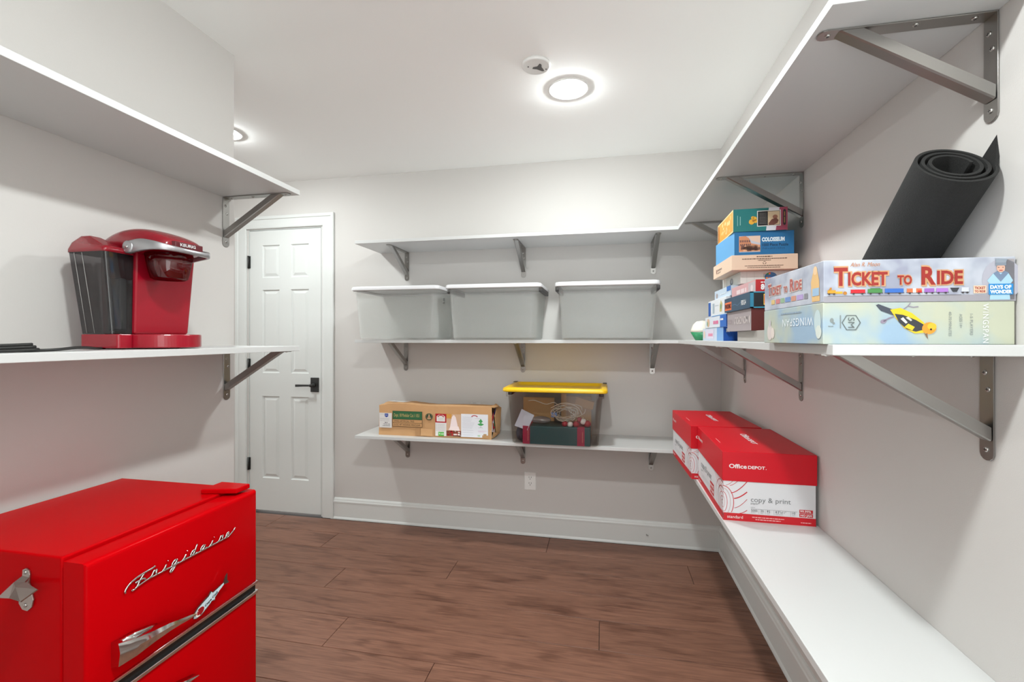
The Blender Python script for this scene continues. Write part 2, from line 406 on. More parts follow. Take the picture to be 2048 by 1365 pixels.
# ceiling mounting disc with its dark connector notch
t = thing('smoke_detector_base', 'round white smoke detector base with dark notch on ceiling beside the light', 'smoke detector', (-.268, 1.832, ZC), rz=.25, world=False)
MB().lathe([(.057, 0), (.057, -.010), (.053, -.014), (.052, -.0135), (.002, -.0135)], 40).build('mounting_disc', WHITEP, t)
nm = mat('dark_connector', (.10, .10, .095), .6)
MB().prism([(.012, -.026, 0), (.020, -.018, 0), (.022, -.002, 0), (.030, .010, 0), (.036, .022, 0), (.028, .024, 0), (.004, .012, 0), (-.014, .010, 0), (-.012, 0, 0), (.004, -.006, 0)][::-1], (0, 0, -.0150), (0, 0, -.0134)).build('connector_notch', nm, t)
for p in ((-.032, -.002), (.042, .010)):
    MB().lathe([(.003, -.0152), (.003, -.0134)], 10, (p[0], p[1], 0)).build('screw_hole', nm, t)
# ------------------------------------------------------------------ shelves
def shelf(x0, x1, y0, y1, z, label):
    t = MB().box(x0, x1, y0, y1, z, z+T)
    o = t.build('wall_shelf', SHELF, None, bevel=.0012)
    return tag(o, label, 'shelf', 'white wall shelves')
XBL = -1.484
shelf(XL, XL+.301, YN, 1.533, zLU, 'upper white shelf on the left wall above the red coffee maker')
shelf(XL, XL+.301, YN, 1.533, zLM, 'white shelf on the left wall carrying the red coffee maker')
shelf(XBL, XR, YS, YB, zU, 'empty top shelf on the back wall above the clear bins')
shelf(XBL, XR, YS, YB, zM, 'middle shelf on the back wall carrying three clear bins')
shelf(XBL, XR, YS, YB, zLow, 'lowest shelf on the back wall carrying the yellow-lidded tote')
shelf(XS, XR, YE, YS-.0005, zU, 'highest shelf on the right wall, empty, above the board games')
shelf(XS, XR, YE, YS-.0005, zM, 'white shelf on the right wall carrying the board games')
shelf(XS+.0015, XR, YN, YS-.0005, zRL, 'lowest shelf on the right wall carrying two red paper boxes')
# ------------------------------------------------------------------ brackets
def screw_mesh():
    mb = MB().lathe([(.0048, 0), (.0046, .0012), (.003, .0021), (.0004, .0024)], 12)
    for a in (0, PI/2):
        c, s = math.cos(a)*.0028, math.sin(a)*.0028; px, py = -s*.25, c*.25
        mb.add([(c+px, s+py, .0026), (-c+px, -s+py, .0026), (-c-px, -s-py, .0026), (c-px, s-py, .0026)], [[0, 1, 2, 3]], 1)
    return mb.mesh('screw', [SCREW, DARK])
SM = screw_mesh()
def make_bracket():
    """frame: wall at x=0, shelf underside at z=0, x out from the wall"""
    t = thing('shelf_bracket', '', 'bracket', world=False, group='brushed steel shelf brackets')
    w = .0150; th = .0032
    def plate(L):   # 2d outline: length along +a, rounded far end
        p = [(0, -w), (L-.012, -w)]
        for i in range(7):
            a = -PI/2+PI*i/6; p.append((L-.012+.012*math.cos(a), w*math.sin(a)))
        return p+[(L-.012, w), (0, w)]
    P = plate(.190)
    MB().prism([(0, b, -a) for a, b in P], (.0004, 0, -.0002), (th, 0, -.0002)).build('wall_plate', STEEL, t, bevel=.0006, seg=1)
    P = plate(.277)
    MB().prism([(a, b, 0) for a, b in P], (th, 0, -th), (th, 0, -.0003)).build('shelf_plate', STEEL, t, bevel=.0006, seg=1)
    # brace: shallow folded channel from wall plate to shelf plate
    A = Vector((.0045, 0, -.150)); B = Vector((.240, 0, -.0045)); d = (B-A).normalized(); n = Vector((d.z, 0, -d.x))   # n points down and out
    bw = .0128
    pr = [(-bw, -.018), (-bw, .001), (-bw+.003, .003), (bw-.003, .003), (bw, .001), (bw, -.018), (bw-.002, -.018), (bw-.003, 0), (-bw+.003, 0), (-bw+.002, -.018)]
    r0 = []; r1 = []
    for y, q in pr:
        p = Vector((0, y, 0))+n*q
        s0 = (.0045-(A+p).x)/d.x; s1 = (-.0035-(A+p).z)/d.z
        r0.append(A+p+d*s0); r1.append(A+p+d*s1)
    m = MB(); k = len(pr); m.add(r0+r1, [[i, (i+1) % k, (i+1) % k+k, i+k] for i in range(k)]); m.build('brace', STEEL, t)
    def scr(loc, rot):
        o = bpy.data.objects.new('screw', SM); C.objects.link(o); o.parent = t; o.location = loc; o.rotation_euler = rot
    for z, y in ((-.032, -.003), (-.062, .004), (-.170, 0)): scr((th, y, z), (0, PI/2, 0))
    for x, y in ((.028, .002), (.120, .003), (.262, 0)): scr((x, y, -th), (PI, 0, 0))
    return t
BR = make_bracket(); used = False
def bracket(x, y, z, rz, label):
    global used
    o = copy_tree(BR) if used else BR
    used = True
    o.location = (x, y, z); o.rotation_euler = (0, 0, rz); o['label'] = label
    return o
for k, (nm, z, xs) in enumerate((('top', zU, (-1.293, -.4997, .2939)), ('middle', zM, (-1.300, -.503, .288)), ('lowest', zLow, (-1.287, -.503, .281)))):
    for x, pos in zip(xs, ('left', 'centre', 'right')):
        bracket(x, YB, z, -PI/2, '%s steel bracket under the %s shelf of the back wall' % (pos, nm))
for nm, z, ys in (('highest', zU, (.960, 1.750, 2.40)), ('board game', zM, (.969, 1.756, 2.40))):
    for y, pos in zip(ys, ('nearest', 'middle', 'farthest')):
        bracket(XR, y, z, PI, '%s steel bracket under the %s shelf of the right wall' % (pos, nm))
bracket(XL, 1.504, zLU, 0, 'steel bracket under the upper shelf of the left wall')
bracket(XL, 1.508, zLM, 0, 'steel bracket under the coffee maker shelf of the left wall')
# ------------------------------------------------------------------ wall outlet
t = thing('wall_outlet', 'white duplex wall outlet on the back wall below the lowest shelf', 'outlet', (-.456, YB, .341), world=False)
MB().loft([[(x, -y, z) for x, z in rrect(-.0365+i, .0365-i, -.0565+i, .0565-i, .003, 3)] for i, y in ((0, 0), (0, .003), (.002, .0055))], 0, False).build('cover_plate', WHITEP, t)
MB().box(-.0165, .0165, -.0075, -.0055, -.033, .033).build('receptacle', WHITEP, t, bevel=.001)
for z0 in (-.017, .020):
    m = MB()
    for x in (-.0068, .0068): m.box(x-.0014, x+.0014, -.0079, -.0074, z0+.001, z0+.010)
    m.lathe([(.0027, -.0079), (.0027, -.0074)], 10, (0, 0, z0-.006), axis='y').build('socket_slots', DARK, t)
for z0 in (-.047, .047): MB().lathe([(.003, -.0064), (.003, -.0055)], 12, (0, 0, z0), axis='y').build('screw', WHITEP, t)
# ================================================================== REFRIGERATOR
fr = thing('mini_fridge', 'glossy red retro mini fridge with chrome handle below the left shelves', 'refrigerator', (-1.18, .9, 0))
FX, FB, FY0, FY1, FZ = -.9495, -1.003, .680, 1.110, .8255     # door front, door back, near side, far side, door top
MB().box(-1.408, -1.010, FY0+.002, FY1-.004, .03, .832).build('cabinet', [RED], fr, bevel=.004, seg=3)
MB().box(-1.010, FB, FY0+.010, FY1-.010, .05, .815).build('gasket', RUBBER, fr)
for x in (-1.37, -1.04):
    for y in (.72, 1.07): MB().lathe([(.018, 0), (.018, .02), (.012, .031)], 14, (x, y, 0)).build('foot', DARK, fr)
def door_shape(z0, z1):
    """door with softly rounded front edges; section in x-z swept along y"""
    m = MB(); r = .010; pts = []
    for cx, cz, a in ((FX-r, z0+r, -90), (FX-r, z1-r, 0)):
        for i in range(6):
            q = math.radians(a+90*i/5); pts.append((cx+r*math.cos(q), cz+r*math.sin(q)))
    pts = [(FB, z0)]+pts+[(FB, z1)]
    def ring(y, dx): return [(min(x, FX-dx) if x > FB else x, y, z) for x, z in pts]
    m.loft([ring(FY0, .006), ring(FY0+.002, .002), ring(FY0+.006, 0), ring(FY1-.006, 0), ring(FY1-.002, .002), ring(FY1, .006)], 0, True)
    return m
fd = door_shape(.5660, FZ).build('freezer_door', RED, fr, off=None)
ld = door_shape(.05, .5470).build('lower_door', RED, fr)
for d in (fd, ld):
    md = d.modifiers.new('edge', 'EDGE_SPLIT'); md.split_angle = math.radians(50)
# chrome strips either side of the black gap between the doors
MB().box(-.985, FX+.004, FY0-.0005, FY1+.0005, .5655, .5735).build('chrome_strip', CHROME, fd, bevel=.002)
MB().box(-.985, FX+.004, FY0-.0005, FY1+.0005, .5385, .5480).build('chrome_strip', CHROME, ld, bevel=.002)
MB().box(-.99, FX-.004, FY0+.002, FY1-.002, .5480, .5655).build('grip_gap', mat('black_gap', (.006, .006, .006), .25), fr)
MB().hexa([(-1.055, 1.030), (-.963, 1.052), (-.963, 1.100), (-1.055, 1.100)], .832, .845).build('hinge_cover', RED, fr, bevel=.003)
# script name badge: strokes as raised chrome tubes on the freezer door
def script(strokes, y0, z0, k, sl, xx, r, name, par, m):
    mb = MB()
    for st in strokes:
        P = catmull([(0, (a+sl*b)*k, b*k) for a, b in st], 5)
        mb.tube([(xx, y0+p.y, z0+p.z) for p in P], r, 6, flat=1.0)
    return mb.build(name, m, par)
L = []
L.append([(-.4, -.4), (-.6, .1), (-.1, .9), (1.4, 1.5), (4.0, 1.7), (4.3, 1.9)])              # top stroke of F
L.append([(2.4, 1.55), (1.9, .6), (1.6, -.35), (1.0, -.6), (.7, -.35)])                         # stem of F
L.append([(1.0, .55), (2.4, .6), (3.0, .35)])                                                    # cross stroke
def r_(x): return [(x-.6, 0), (x, .25), (x+.25, 1.05), (x+.45, .85), (x+.85, .95), (x+.9, .4), (x+1.25, 0)]
def i_(x): return [(x-.2, 0), (x+.2, .5), (x+.35, 1.0), (x+.3, .3), (x+.6, 0), (x+1.1, .1)]
def g_(x): return [(x+.9, .8), (x+.4, 1.0), (x, .5), (x+.3, .05), (x+.8, .4), (x+.95, .95), (x+.8, -.5), (x+.3, -1.05), (x+.0, -.7), (x+.7, -.15), (x+1.5, .2)]
def a_(x): return [(x+.9, .8), (x+.4, 1.0), (x, .5), (x+.3, .05), (x+.8, .5), (x+.95, .95), (x+.85, .2), (x+1.2, 0), (x+1.6, .2)]
def d_(x): return [(x+.8, .8), (x+.4, 1.0), (x, .5), (x+.3, .05), (x+.75, .5), (x+1.0, 1.9), (x+.85, .3), (x+1.2, 0), (x+1.6, .2)]
def e_(x): return [(x-.2, .1), (x+.7, .6), (x+.6, 1.0), (x+.25, .95), (x+.05, .4), (x+.4, 0), (x+1.0, .1), (x+2.0, .8), (x+2.4, 1.3)]
L += [r_(4.2), i_(6.6), [(7.1, 1.5), (7.15, 1.55)], g_(8.4), i_(10.9), [(11.4, 1.5), (11.45, 1.55)], d_(12.6), a_(15.0), i_(17.5), [(18.0, 1.5), (18.05, 1.55)], r_(19.8), e_(21.6)]
L.append([(1.6, -.35), (3.6, 0), (5, 0), (9, .0), (14, 0), (19, 0), (22, 0)])
script(L, .7560, .7380, .0112, .35, FX+.0024, .0020, 'name_badge', fd, CHROME)
# latch handle
hd = MB()
Z0 = .627
hd.loft([[(FX+dx, .724+dy, Z0+dz) for dx, dy, dz in r] for r in (
    [(0, 0, -.026), (.016, .002, -.024), (.020, .002, .004), (.016, .002, .022), (0, 0, .024)],
    [(0, .03, -.022), (.026, .03, -.019), (.030, .03, .002), (.024, .03, .016), (0, .03, .020)],
    [(.004, .065, -.016), (.030, .065, -.013), (.033, .065, .001), (.028, .065, .010), (.004, .065, .011)],
    [(.012, .10, -.014), (.030, .10, -.012), (.032, .10, -.002), (.028, .10, .004), (.012, .10, .004)],
    [(.014, .128, -.0175), (.026, .128, -.016), (.028, .128, -.009), (.024, .128, -.005), (.014, .128, -.005)],
    [(.012, .158, -.0235), (.020, .158, -.0225), (.021, .158, -.018), (.018, .158, -.015), (.012, .158, -.015)],
    [(.010, .180, -.028), (.014, .180, -.027), (.014, .180, -.025), (.013, .180, -.023), (.010, .180, -.023)])], 0, True)
ho = hd.build('handle', CHROME, fd)
md = ho.modifiers.new('edge', 'EDGE_SPLIT'); md.split_angle = math.radians(35)
MB().loft([[(FX+dx, .724+dy, Z0+dz) for dx, dy, dz in r] for r in (
    [(.001, .010, .010), (.014, .010, .010), (.014, .012, .022), (.001, .012, .022)],
    [(.001, .04, .008), (.016, .04, .008), (.016, .04, .021), (.001, .04, .021)],
    [(.001, .072, .004), (.012, .072, .004), (.012, .072, .013), (.001, .072, .013)],
    [(.001, .092, .003), (.004, .092, .003), (.004, .092, .006), (.001, .092, .006)])], 0, True).build('handle_plate', CHROME, fd)
MB().loft([[(FX+dx, y, z) for dx, z in ((0, zc-h), (.016, zc-h*.8), (.018, zc+h*.6), (0, zc+h))] for y, zc, h in ((.75, .482, .024), (.80, .476, .016), (.86, .464, .008), (.907, .4555, .0015))], 0, True).build('handle', CHROME, ld)
# bottle opener fixed to the near side of the cabinet
om = mat('opener_steel', (.50, .46, .43), .32, 1.)
bo = MB(); y0 = FY0-.0015
out = [(-1.103, .799), (-1.097, .8045), (-1.088, .803), (-1.084, .796), (-1.085, .785), (-1.092, .778)]
def spt(x, z, y): return (x, y, z)
bo.prism([(-1.102, y0, .801), (-1.094, y0, .8045), (-1.087, y0, .801), (-1.084, y0, .793), (-1.086, y0, .776), (-1.075, y0, .745), (-1.079, y0, .731), (-1.090, y0, .722), (-1.103, y0, .724), (-1.112, y0, .735), (-1.110, y0, .750), (-1.104, y0, .778)], (0, 0, 0), (0, .0034, 0)).build('opener_plate', om, fr, bevel=.0008)
MB().add([(-1.101, y0, .790), (-1.085, y0, .788), (-1.086, y0-.006, .7825), (-1.107, y0-.010, .7815), (-1.124, y0-.024, .7580), (-1.0870, y0-.029, .7640), (-1.0625, y0-.0275, .7595), (-1.0405, y0-.0155, .7785), (-1.0930, y0-.016, .7770)],
         [[0, 3, 2, 1], [3, 4, 5, 8], [3, 8, 2], [2, 8, 5, 6, 7]]).build('opener_hood', om, fr)
md = bpy.data.objects['opener_hood'].modifiers.new('th', 'SOLIDIFY'); md.thickness = .0028
for z in (.797, .7335): MB().lathe([(.004, 0), (.0037, -.0012), (.0005, -.0022)], 12, (-1.0945, y0, z), axis='y').build('screw', SCREW, fr)
# shark shaped bottle opener magnet: flat outline on the freezer door
t = thing('shark_bottle_opener', 'shark-shaped metal bottle opener reading Cape Cod stuck on the red fridge door', 'bottle opener', (FX+.0125, .95, .61))
def sp(a, b): # a along the body, b across: body axis from (.894,.5915) to (.997,.636)
    ax, az = .896, .5945; ux, uz = .922, .387
    return (FX+.0125, ax+a*ux-b*uz, az+a*uz+b*ux)
S = [(0, -.001), (.006, -.008), (.018, -.0125), (.032, -.0115), (.045, -.0105), (.052, -.0085), (.060, -.0145), (.062, -.0085), (.078, -.0045), (.094, -.0022), (.103, -.0085), (.108, -.0105), (.106, 0), (.113, .0145), (.106, .0125), (.095, .0028), (.078, .0060), (.062, .0095), (.060, .0175), (.050, .0125), (.036, .0135), (.018, .0135), (.006, .0085)]
MB().prism([sp(a, b) for a, b in S], (-.0025, 0, 0), (0, 0, 0)).build('shark_body', mat('pewter', (.30, .30, .30), .3, 1.), t)
S2 = [(a*.985+.001, b*.78) for a, b in S if a < .1]
MB().prism([sp(a, b) for a, b in S2], (0, 0, 0), (.0006, 0, 0)).build('enamel_face', ink(196, 214, 222), t)
MB().prism([sp(.018+.0125*math.cos(q), .0085*math.sin(q)) for q in [2*PI*i/20 for i in range(20)]], (.0006, 0, 0), (.0011, 0, 0)).build('mouth', mat('mouth_red', (.30, .006, .01), .35), t)
for i in range(9):
    q = math.radians(110+140*i/8)
    a0, b0 = .018+.0120*math.cos(q), .0082*math.sin(q); a1, b1 = .018+.0080*math.cos(q), .0052*math.sin(q)
    w = .0011
    MB().prism([sp(a0-math.sin(q)*w, b0+math.cos(q)*w), sp(a1, b1), sp(a0+math.sin(q)*w, b0-math.cos(q)*w)], (.0011, 0, 0), (.0018, 0, 0)).build('tooth', ink(235, 235, 225), t)
f = Face(sp(.033, -.003), Vector(sp(1, 0))-Vector(sp(0, 0)), Vector(sp(0, 1))-Vector(sp(0, 0))); f.o.x += .0004
f.text('Cape Cod', 0, 0, 5.0, ink(20, 22, 25), 2, w=39, bold=.03); f.build(t)
# ================================================================== COFFEE MAKER
CR = mat('maker_red', (.30, .004, .016), .24, coat=.3); CRD = mat('maker_red_head', (.235, .004, .013), .22, coat=.4)
SILV = mat('maker_silver', (.42, .42, .435), .33, .75)
SMOKE = see_through('smoked_reservoir', (.50, .49, .50), (.07, .07, .075), .20, .08, .07)
BASKET = see_through('red_clear_basket', (.55, .07, .08), (.20, .004, .010), .35, .06, .08)
zb = zLM+T
cm = thing('coffee_maker', 'red single-serve coffee maker with smoked water tank on the left shelf', 'coffee maker', (-1.24, 1.07, zb))
cy = 1.072
def plan(back, front, y0, y1, n=14, bulge=.035):
    """body footprint with a bowed front (+x)"""
    pts = [(back, y1), (back, y0)]
    for i in range(n+1):
        a = -1+2*i/n; pts.append((front-bulge*(abs(a)**2.6), (y0+y1)/2+a*(y1-y0)/2))
    return pts
def ext(pts, z0, z1, name, m, par=cm, bevel=.003, top=None):
    return MB().hexa(pts, zb+z0, zb+z1, 0, top).build(name, m, par, bevel=bevel)
ext([(-1.358, 1.178), (-1.358, .990), (-1.25, .990)]+[(-1.25+.108*math.cos(math.radians(a)), 1.083+.095*math.sin(math.radians(a))) for a in range(-82, 91, 4)], .003, .040, 'drip_tray_base', CR)
ext(rrect(-1.350, -1.225, .952, .992, .008), .003, .040, 'tank_base', CR, bevel=.002)
for x, y in ((-1.17, 1.06), (-1.32, .975), (-1.32, 1.16)): MB().lathe([(.011, 0), (.011, .004)], 14, (x, y, zb)).build('foot', DARK, cm)
# body column, slightly wider to the top
ext([(-1.358, 1.012), (-1.250, 1.012), (-1.250, 1.178), (-1.358, 1.178)], .040, .292, 'body', CR, top=[(-1.366, 1.012), (-1.242, 1.012), (-1.242, 1.196), (-1.366, 1.196)], bevel=.006)
# water tank: tapered shell
def tank(z, grow, inset=0):
    return [(x, y, zb+z) for x, y in rrect(-1.348-grow*.016+inset, -1.246+grow*.004-inset, .952-grow*.020+inset, 1.010-inset, .011)]
zt_ = [(.041, 0), (.10, .28), (.18, .66), (.252, 1.0)]
wt = MB().loft([tank(z, g) for z, g in zt_], 0, True, caps=True).build('water_tank', SMOKE, cm); md = wt.modifiers.new('e', 'EDGE_SPLIT'); md.split_angle = math.radians(40)
for xa in (-1.325, -1.300):
    MB().tube([(xa-.0, .9512, zb+.043), (xa-.014, .9312, zb+.25)], .0007, 6).build('tank_seam', ink(150, 148, 145), wt)
MB().box(-1.30, -1.262, .984, 1.004, zb+.05, zb+.19).build('filter_holder', mat('filter_dark', (.05, .05, .055), .4), wt, bevel=.004)
# tank lid: slanted red cap
def lid(z, g, sx, sy, hi=0):
    r = tank(z, g); out = []
    cx, cyy = -1.30, .975
    for x, y, zz in r:
        out.append((cx+(x-cx)*sx, cyy+(y-cyy)*sy, zz+hi*max(0, (-1.25-x)/.105)))
    return out
MB().loft([lid(.252, 1.05, 1.01, 1.02), lid(.260, 1.05, 1.01, 1.02), lid(.268, 1., .93, .92, .010), lid(.270, 1., .70, .62, .026), lid(.270, 1., .45, .40, .028)], 0, True).build('tank_lid', CRD, cm)
# head: dome swept front to back
st = []
prof = [(-1.366, .262, .285, .070), (-1.350, .255, .306, .075), (-1.315, .252, .327, .079), (-1.270, .252, .336, .081), (-1.225, .254, .333, .081), (-1.190, .256, .323, .079), (-1.165, .258, .312, .073), (-1.148, .262, .302, .062), (-1.141, .266, .296, .052)]
for x, z0, z1, hw in prof:
    ring = []
    for i in range(9):   # bottom to top along the section, superellipse arch
        a = PI*i/8; ca, sa = math.cos(a), math.sin(a)
        ring.append((x, cy-hw*math.copysign(abs(ca)**.45, ca), zb+z0+(z1-z0)*abs(sa)**.55))
    st.append(ring)
MB().loft(st, 0, True).build('head', CRD, cm)
md = bpy.data.objects['head'].modifiers.new('s', 'SUBSURF'); md.levels = 1; md.render_levels = 2
# brew basket under the head
MB().lathe([(.036, .192), (.043, .196), (.050, .225), (.056, .262)], 32, (-1.192, cy-.008, zb)).build('brew_basket', BASKET, cm)
MB().lathe([(.002, .2), (.030, .2), (.034, .26)], 24, (-1.192, cy-.008, zb)).build('pod_holder', CRD, cm)
# handle: silver band round the front of the head, deep at the pivots
hp = [(-1.232, cy-.086, .271, .017), (-1.195, cy-.086, .276, .016), (-1.160, cy-.081, .275, .0115), (-1.136, cy-.064, .271, .008), (-1.122, cy-.036, .268, .0065), (-1.118, cy, .267, .006)]
hp = hp+[(x, 2*cy-y, z, h) for x, y, z, h in hp[:-1][::-1]]
P = catmull([(x, y, z) for x, y, z, h in hp], 4); H = catmull([(h, 0, 0) for x, y, z, h in hp], 4)
rings = []
for i, p in enumerate(P):
    d = (P[min(i+1, len(P)-1)]-P[max(i-1, 0)]).normalized(); o_ = Vector((d.y, -d.x, 0)).normalized()*.0045; h = H[i].x
    rings.append([(p.x+q*o_.x, p.y+q*o_.y, zb+p.z+s*h) for q, s in ((1, -.8), (1, .8), (.6, 1), (-1, 1), (-1, -1), (.6, -1))])
MB().loft(rings, 0, True).build('handle', SILV, cm); hb = [c for c in cm.children if c.name.startswith('handle')][0]
MB().lathe([(.0165, .004), (.0165, -.002), (.012, -.0035), (.001, -.004)], 24, (-1.232, cy-.090, zb+.271), axis='y').build('pivot', SILV, hb)
MB().lathe([(.0045, -.0035), (.003, -.006), (.0005, -.006)], 12, (-1.232, cy-.090, zb+.271), axis='y').build('pivot_screw', SCREW, hb)
f = Face((-1.1335, cy-.036, zb+.2785), (0.10, .995, 0), (0, 0, 1))
MB().hexa([(-1.146, cy-.046), (-1.1345, cy-.040), (-1.126, cy+.036), (-1.146, cy+.046)], zb+.272, zb+.293).build('badge_plate', mat('badge_dark', (.10, .01, .015), .3), cm, bevel=.002)
f.text('KEURIG', 6, 2.6, 7.6, ink(205, 205, 205), 4, w=44, bold=.03); f.build(cm)
# folded mains cord lying behind it
cord = MB(); cmat = mat('cord_black', (.018, .018, .017), .45)
for i, (dx, dz) in enumerate(((0, .0035), (.006, .0035), (-.006, .0038), (.003, .0092), (-.003, .0092), (.000, .0145))):
    cord.tube(catmull([(-1.225+dx, .52, zb+.0035+dz*.3), (-1.212+dx, .62, zb+.0035+dz*.6), (-1.20+dx, .70, zb+dz), (-1.197+dx, .764-.002*i, zb+dz+.002)], 4), .0034, 8)
for dx in (0, .0065):
    cord.tube(catmull([(-1.21+dx, .72, zb+.0034), (-1.215+dx, .80, zb+.0034), (-1.235+dx, .87, zb+.0075), (-1.27+dx, .93, zb+.0040), (-1.30+dx, .97, zb+.0034), (-1.345+dx, 1.0, zb+.0034)], 5), .0031, 8)
cord.build('power_cord', cmat, cm)
# ================================================================== CLEAR STORAGE BINS
CLEAR = see_through('cloudy_bin_plastic', (.975, .98, .975), (.90, .915, .905), .19, .3, .02)
def tub_mesh(wb, db, wt, dt, h, th, r=.035, lip=.012):
    """open tub: outer and inner skins; front at y=0 (top lip), local base z=0"""
    def ring(w, d, z, yc): return [(x, y+yc, z) for x, y in rrect(-w/2, w/2, -d/2, d/2, r)]
    yc = dt/2
    R = [ring(wb-.02, db-.02, 0, yc), ring(wb, db, .010, yc), ring(wt, dt, h-.03, yc), ring(wt, dt, h-.029, yc), ring(wt+lip*2, dt+lip*2, h-.028, yc), ring(wt+lip*2, dt+lip*2, h, yc)]
    I = [ring(wt-th*2, dt-th*2, h, yc), ring(wt-th*2, dt-th*2, h-.029, yc), ring(wb-th*2, db-th*2, .010+th, yc), ring(wb-.03, db-.03, th, yc)]
    return MB().loft(R[1:]+I[:-1], 0, True, caps=False), MB().loft(R[:2], 0, False, caps=True)
def make_bin():
    t = thing('storage_bin', '', 'storage bin', world=False, group='clear storage bins on the middle shelf')
    a, b = tub_mesh(.485, .325, .522, .352, .305, .0022)
    a.v += []; n = len(a.v)
    a.add(b.v, b.f, 0, False)
    o = a.build('tub', CLEAR, t); md = o.modifiers.new('e', 'EDGE_SPLIT'); md.split_angle = math.radians(40)
    w, d = .556, .388; yc = .176
    def ring(i, z, r=.03): return [(x, y+yc, z) for x, y in rrect(-w/2+i, w/2-i, -d/2+i, d/2-i, r)]
    l = MB().loft([ring(.006, .291), ring(0, .294), ring(0, .306), ring(.004, .314), ring(.012, .3165), ring(.030, .3165), ring(.036, .311)], 0, True, caps=False)
    l.add(ring(.036, .311), [list(range(24))]); l.add(ring(.006, .291)+ring(.012, .300)+[], [[i, (i+1) % 24, (i+1) % 24+24, i+24][::-1] for i in range(24)])
    l.add(ring(.012, .3058), [list(range(24))[::-1]])
    o = l.build('lid', LIDW, t); md = o.modifiers.new('e', 'EDGE_SPLIT'); md.split_angle = math.radians(40)
    for s in (-1, 1):
        MB().box(s*.268-.010, s*.268+.010, .03, .32, .268, .296).build('latch', BLACK if False else mat('latch_grey', (.05, .05, .052), .45), t, bevel=.004)
    return t
BIN = make_bin()
by = 2.490; bz = zM+T
BIN.location = (.0165, by, bz); BIN['label'] = 'clear storage bin standing apart at the right end of the middle shelf'
b2 = copy_tree(BIN); b2.location = (-.612, by, bz); b2['label'] = 'clear storage bin in the middle of the row of three'
b3 = copy_tree(BIN); b3.location = (-1.203, by, bz); b3['label'] = 'clear storage bin with a small label at the left end of the middle shelf'
for ch in list(b3.children)+list(b2.children):
    if ch.name.startswith('latch') and ch.parent == b3: bpy.data.objects.remove(ch)
f = Face((.2525, .12, .215), (0, 1, 0), (.03, 0, 1))
f.rect(0, 0, 38, 42, ink(205, 206, 202), 0).rect(3, 20, 35, 40, ink(90, 92, 90), 1).rect(20, 4, 35, 16, ink(120, 120, 118), 1).rect(3, 4, 16, 10, ink(60, 60, 60), 1).build(b3, 'sticker')
# ================================================================== YELLOW LIDDED TOTE AND WHAT IS IN IT
TUB = see_through('smoky_tote_plastic', (.915, .90, .885), (.12, .105, .105), .06, .12, .02)
YEL = mat('lid_yellow', (.80, .50, .008), .35)
t = thing('lidded_tote', 'smoky clear tote with bright yellow lid full of cords and ornaments', 'storage tote', (-.266, 2.487, zLow+T), world=False)
tz = zLow+T
a, b = tub_mesh(.478, .315, .520, .345, .295, .0025, .03, .010); a.add(b.v, b.f)
o = a.build('tub', TUB, t); md = o.modifiers.new('e', 'EDGE_SPLIT'); md.split_angle = math.radians(40)
w, d, yc = .578, .372, .172
def ring(i, z, r=.028): return [(x, y+yc, z) for x, y in rrect(-w/2+i, w/2-i, -d/2+i, d/2-i, r)]
l = MB().loft([ring(.010, .293), ring(.002, .296), ring(0, .303), ring(.003, .313), ring(.012, .318), ring(.030, .318), ring(.042, .303)], 0, True, caps=False)
l.add(ring(.042, .303), [list(range(24))]); l.add(ring(.010, .293), [list(range(24))[::-1]])
o = l.build('lid', YEL, t); md = o.modifiers.new('e', 'EDGE_SPLIT'); md.split_angle = math.radians(45)
for sx in (-1, 1):
    MB().box(sx*.255-.012, sx*.255+.012, .05, .30, .270, .2925).build('latch', mat('latch_dark', (.03, .03, .032), .4), t, bevel=.004)
    MB().hexa([(sx*.262, .30), (sx*.286, .30), (sx*.286, .345), (sx*.262, .345)][::sx], .3182, .3215).build('latch_tab', mat('latch_dark', (.03, .03, .032), .4), t, bevel=.002)
ox, oy, oz = -.266, 2.487, zLow+T+.004
# dark green box with red bands
g = thing('gift_box', 'dark green box with two red bands lying at the bottom of the yellow-lidded tote', 'box', (ox+.022, oy+.11, oz))
MB().box(ox-.175, ox+.195, oy+.022, oy+.20, oz, oz+.098).build('carton', mat('teal_carton', (.006, .055, .062), .5), g, bevel=.002)
for xa in (-.176, .125): MB().box(ox+xa, ox+xa+.040, oy+.0205, oy+.2015, oz+.0002, oz+.0990).build('red_band', mat('crimson_band', (.30, .006, .045), .5), g)
f = Face((ox-.146, oy+.0203, oz+.018), (0, 0, 1), (-1, 0, 0)); f.scribble(0, 60, -2, 4, ink(190, 120, 110), 2, 8); f.build(g)
f = Face((ox+.154, oy+.0203, oz+.018), (0, 0, 1), (-1, 0, 0)); f.scribble(0, 60, -2, 4, ink(190, 120, 110), 2, 9); f.build(g)
# cardboard pieces
CB = mat('inner_cardboard', (.62, .37, .15), .8, var=.12)
c1 = tag(MB().box(ox-.205, ox-.02, oy+.205, oy+.222, oz, oz+.235).build('cardboard_flat', CB, bevel=.001), 'flat tan cardboard sheet upright at the back left of the tote', 'cardboard')
c2 = tag(MB().hexa([(ox+.02, oy+.21), (ox+.195, oy+.21), (ox+.195, oy+.285), (ox+.02, oy+.285)], oz, oz+.245).build('cardboard_carton', mat('carton_brown', (.45, .26, .11), .8, var=.15), bevel=.001), 'plain brown carton at the back right of the tote', 'box')
# white folder card leaning on the left
m = MB(); m.prism([(ox-.226, oy+.035, oz+.095), (ox-.150, oy+.020, oz+.075), (ox-.112, oy+.020, oz+.160), (ox-.185, oy+.035, oz+.190)], (0, 0, 0), (0, .006, 0))
c3 = tag(m.build('paper_card', ink(196, 200, 215)), 'pale folded paper card leaning at the left inside the tote', 'card')
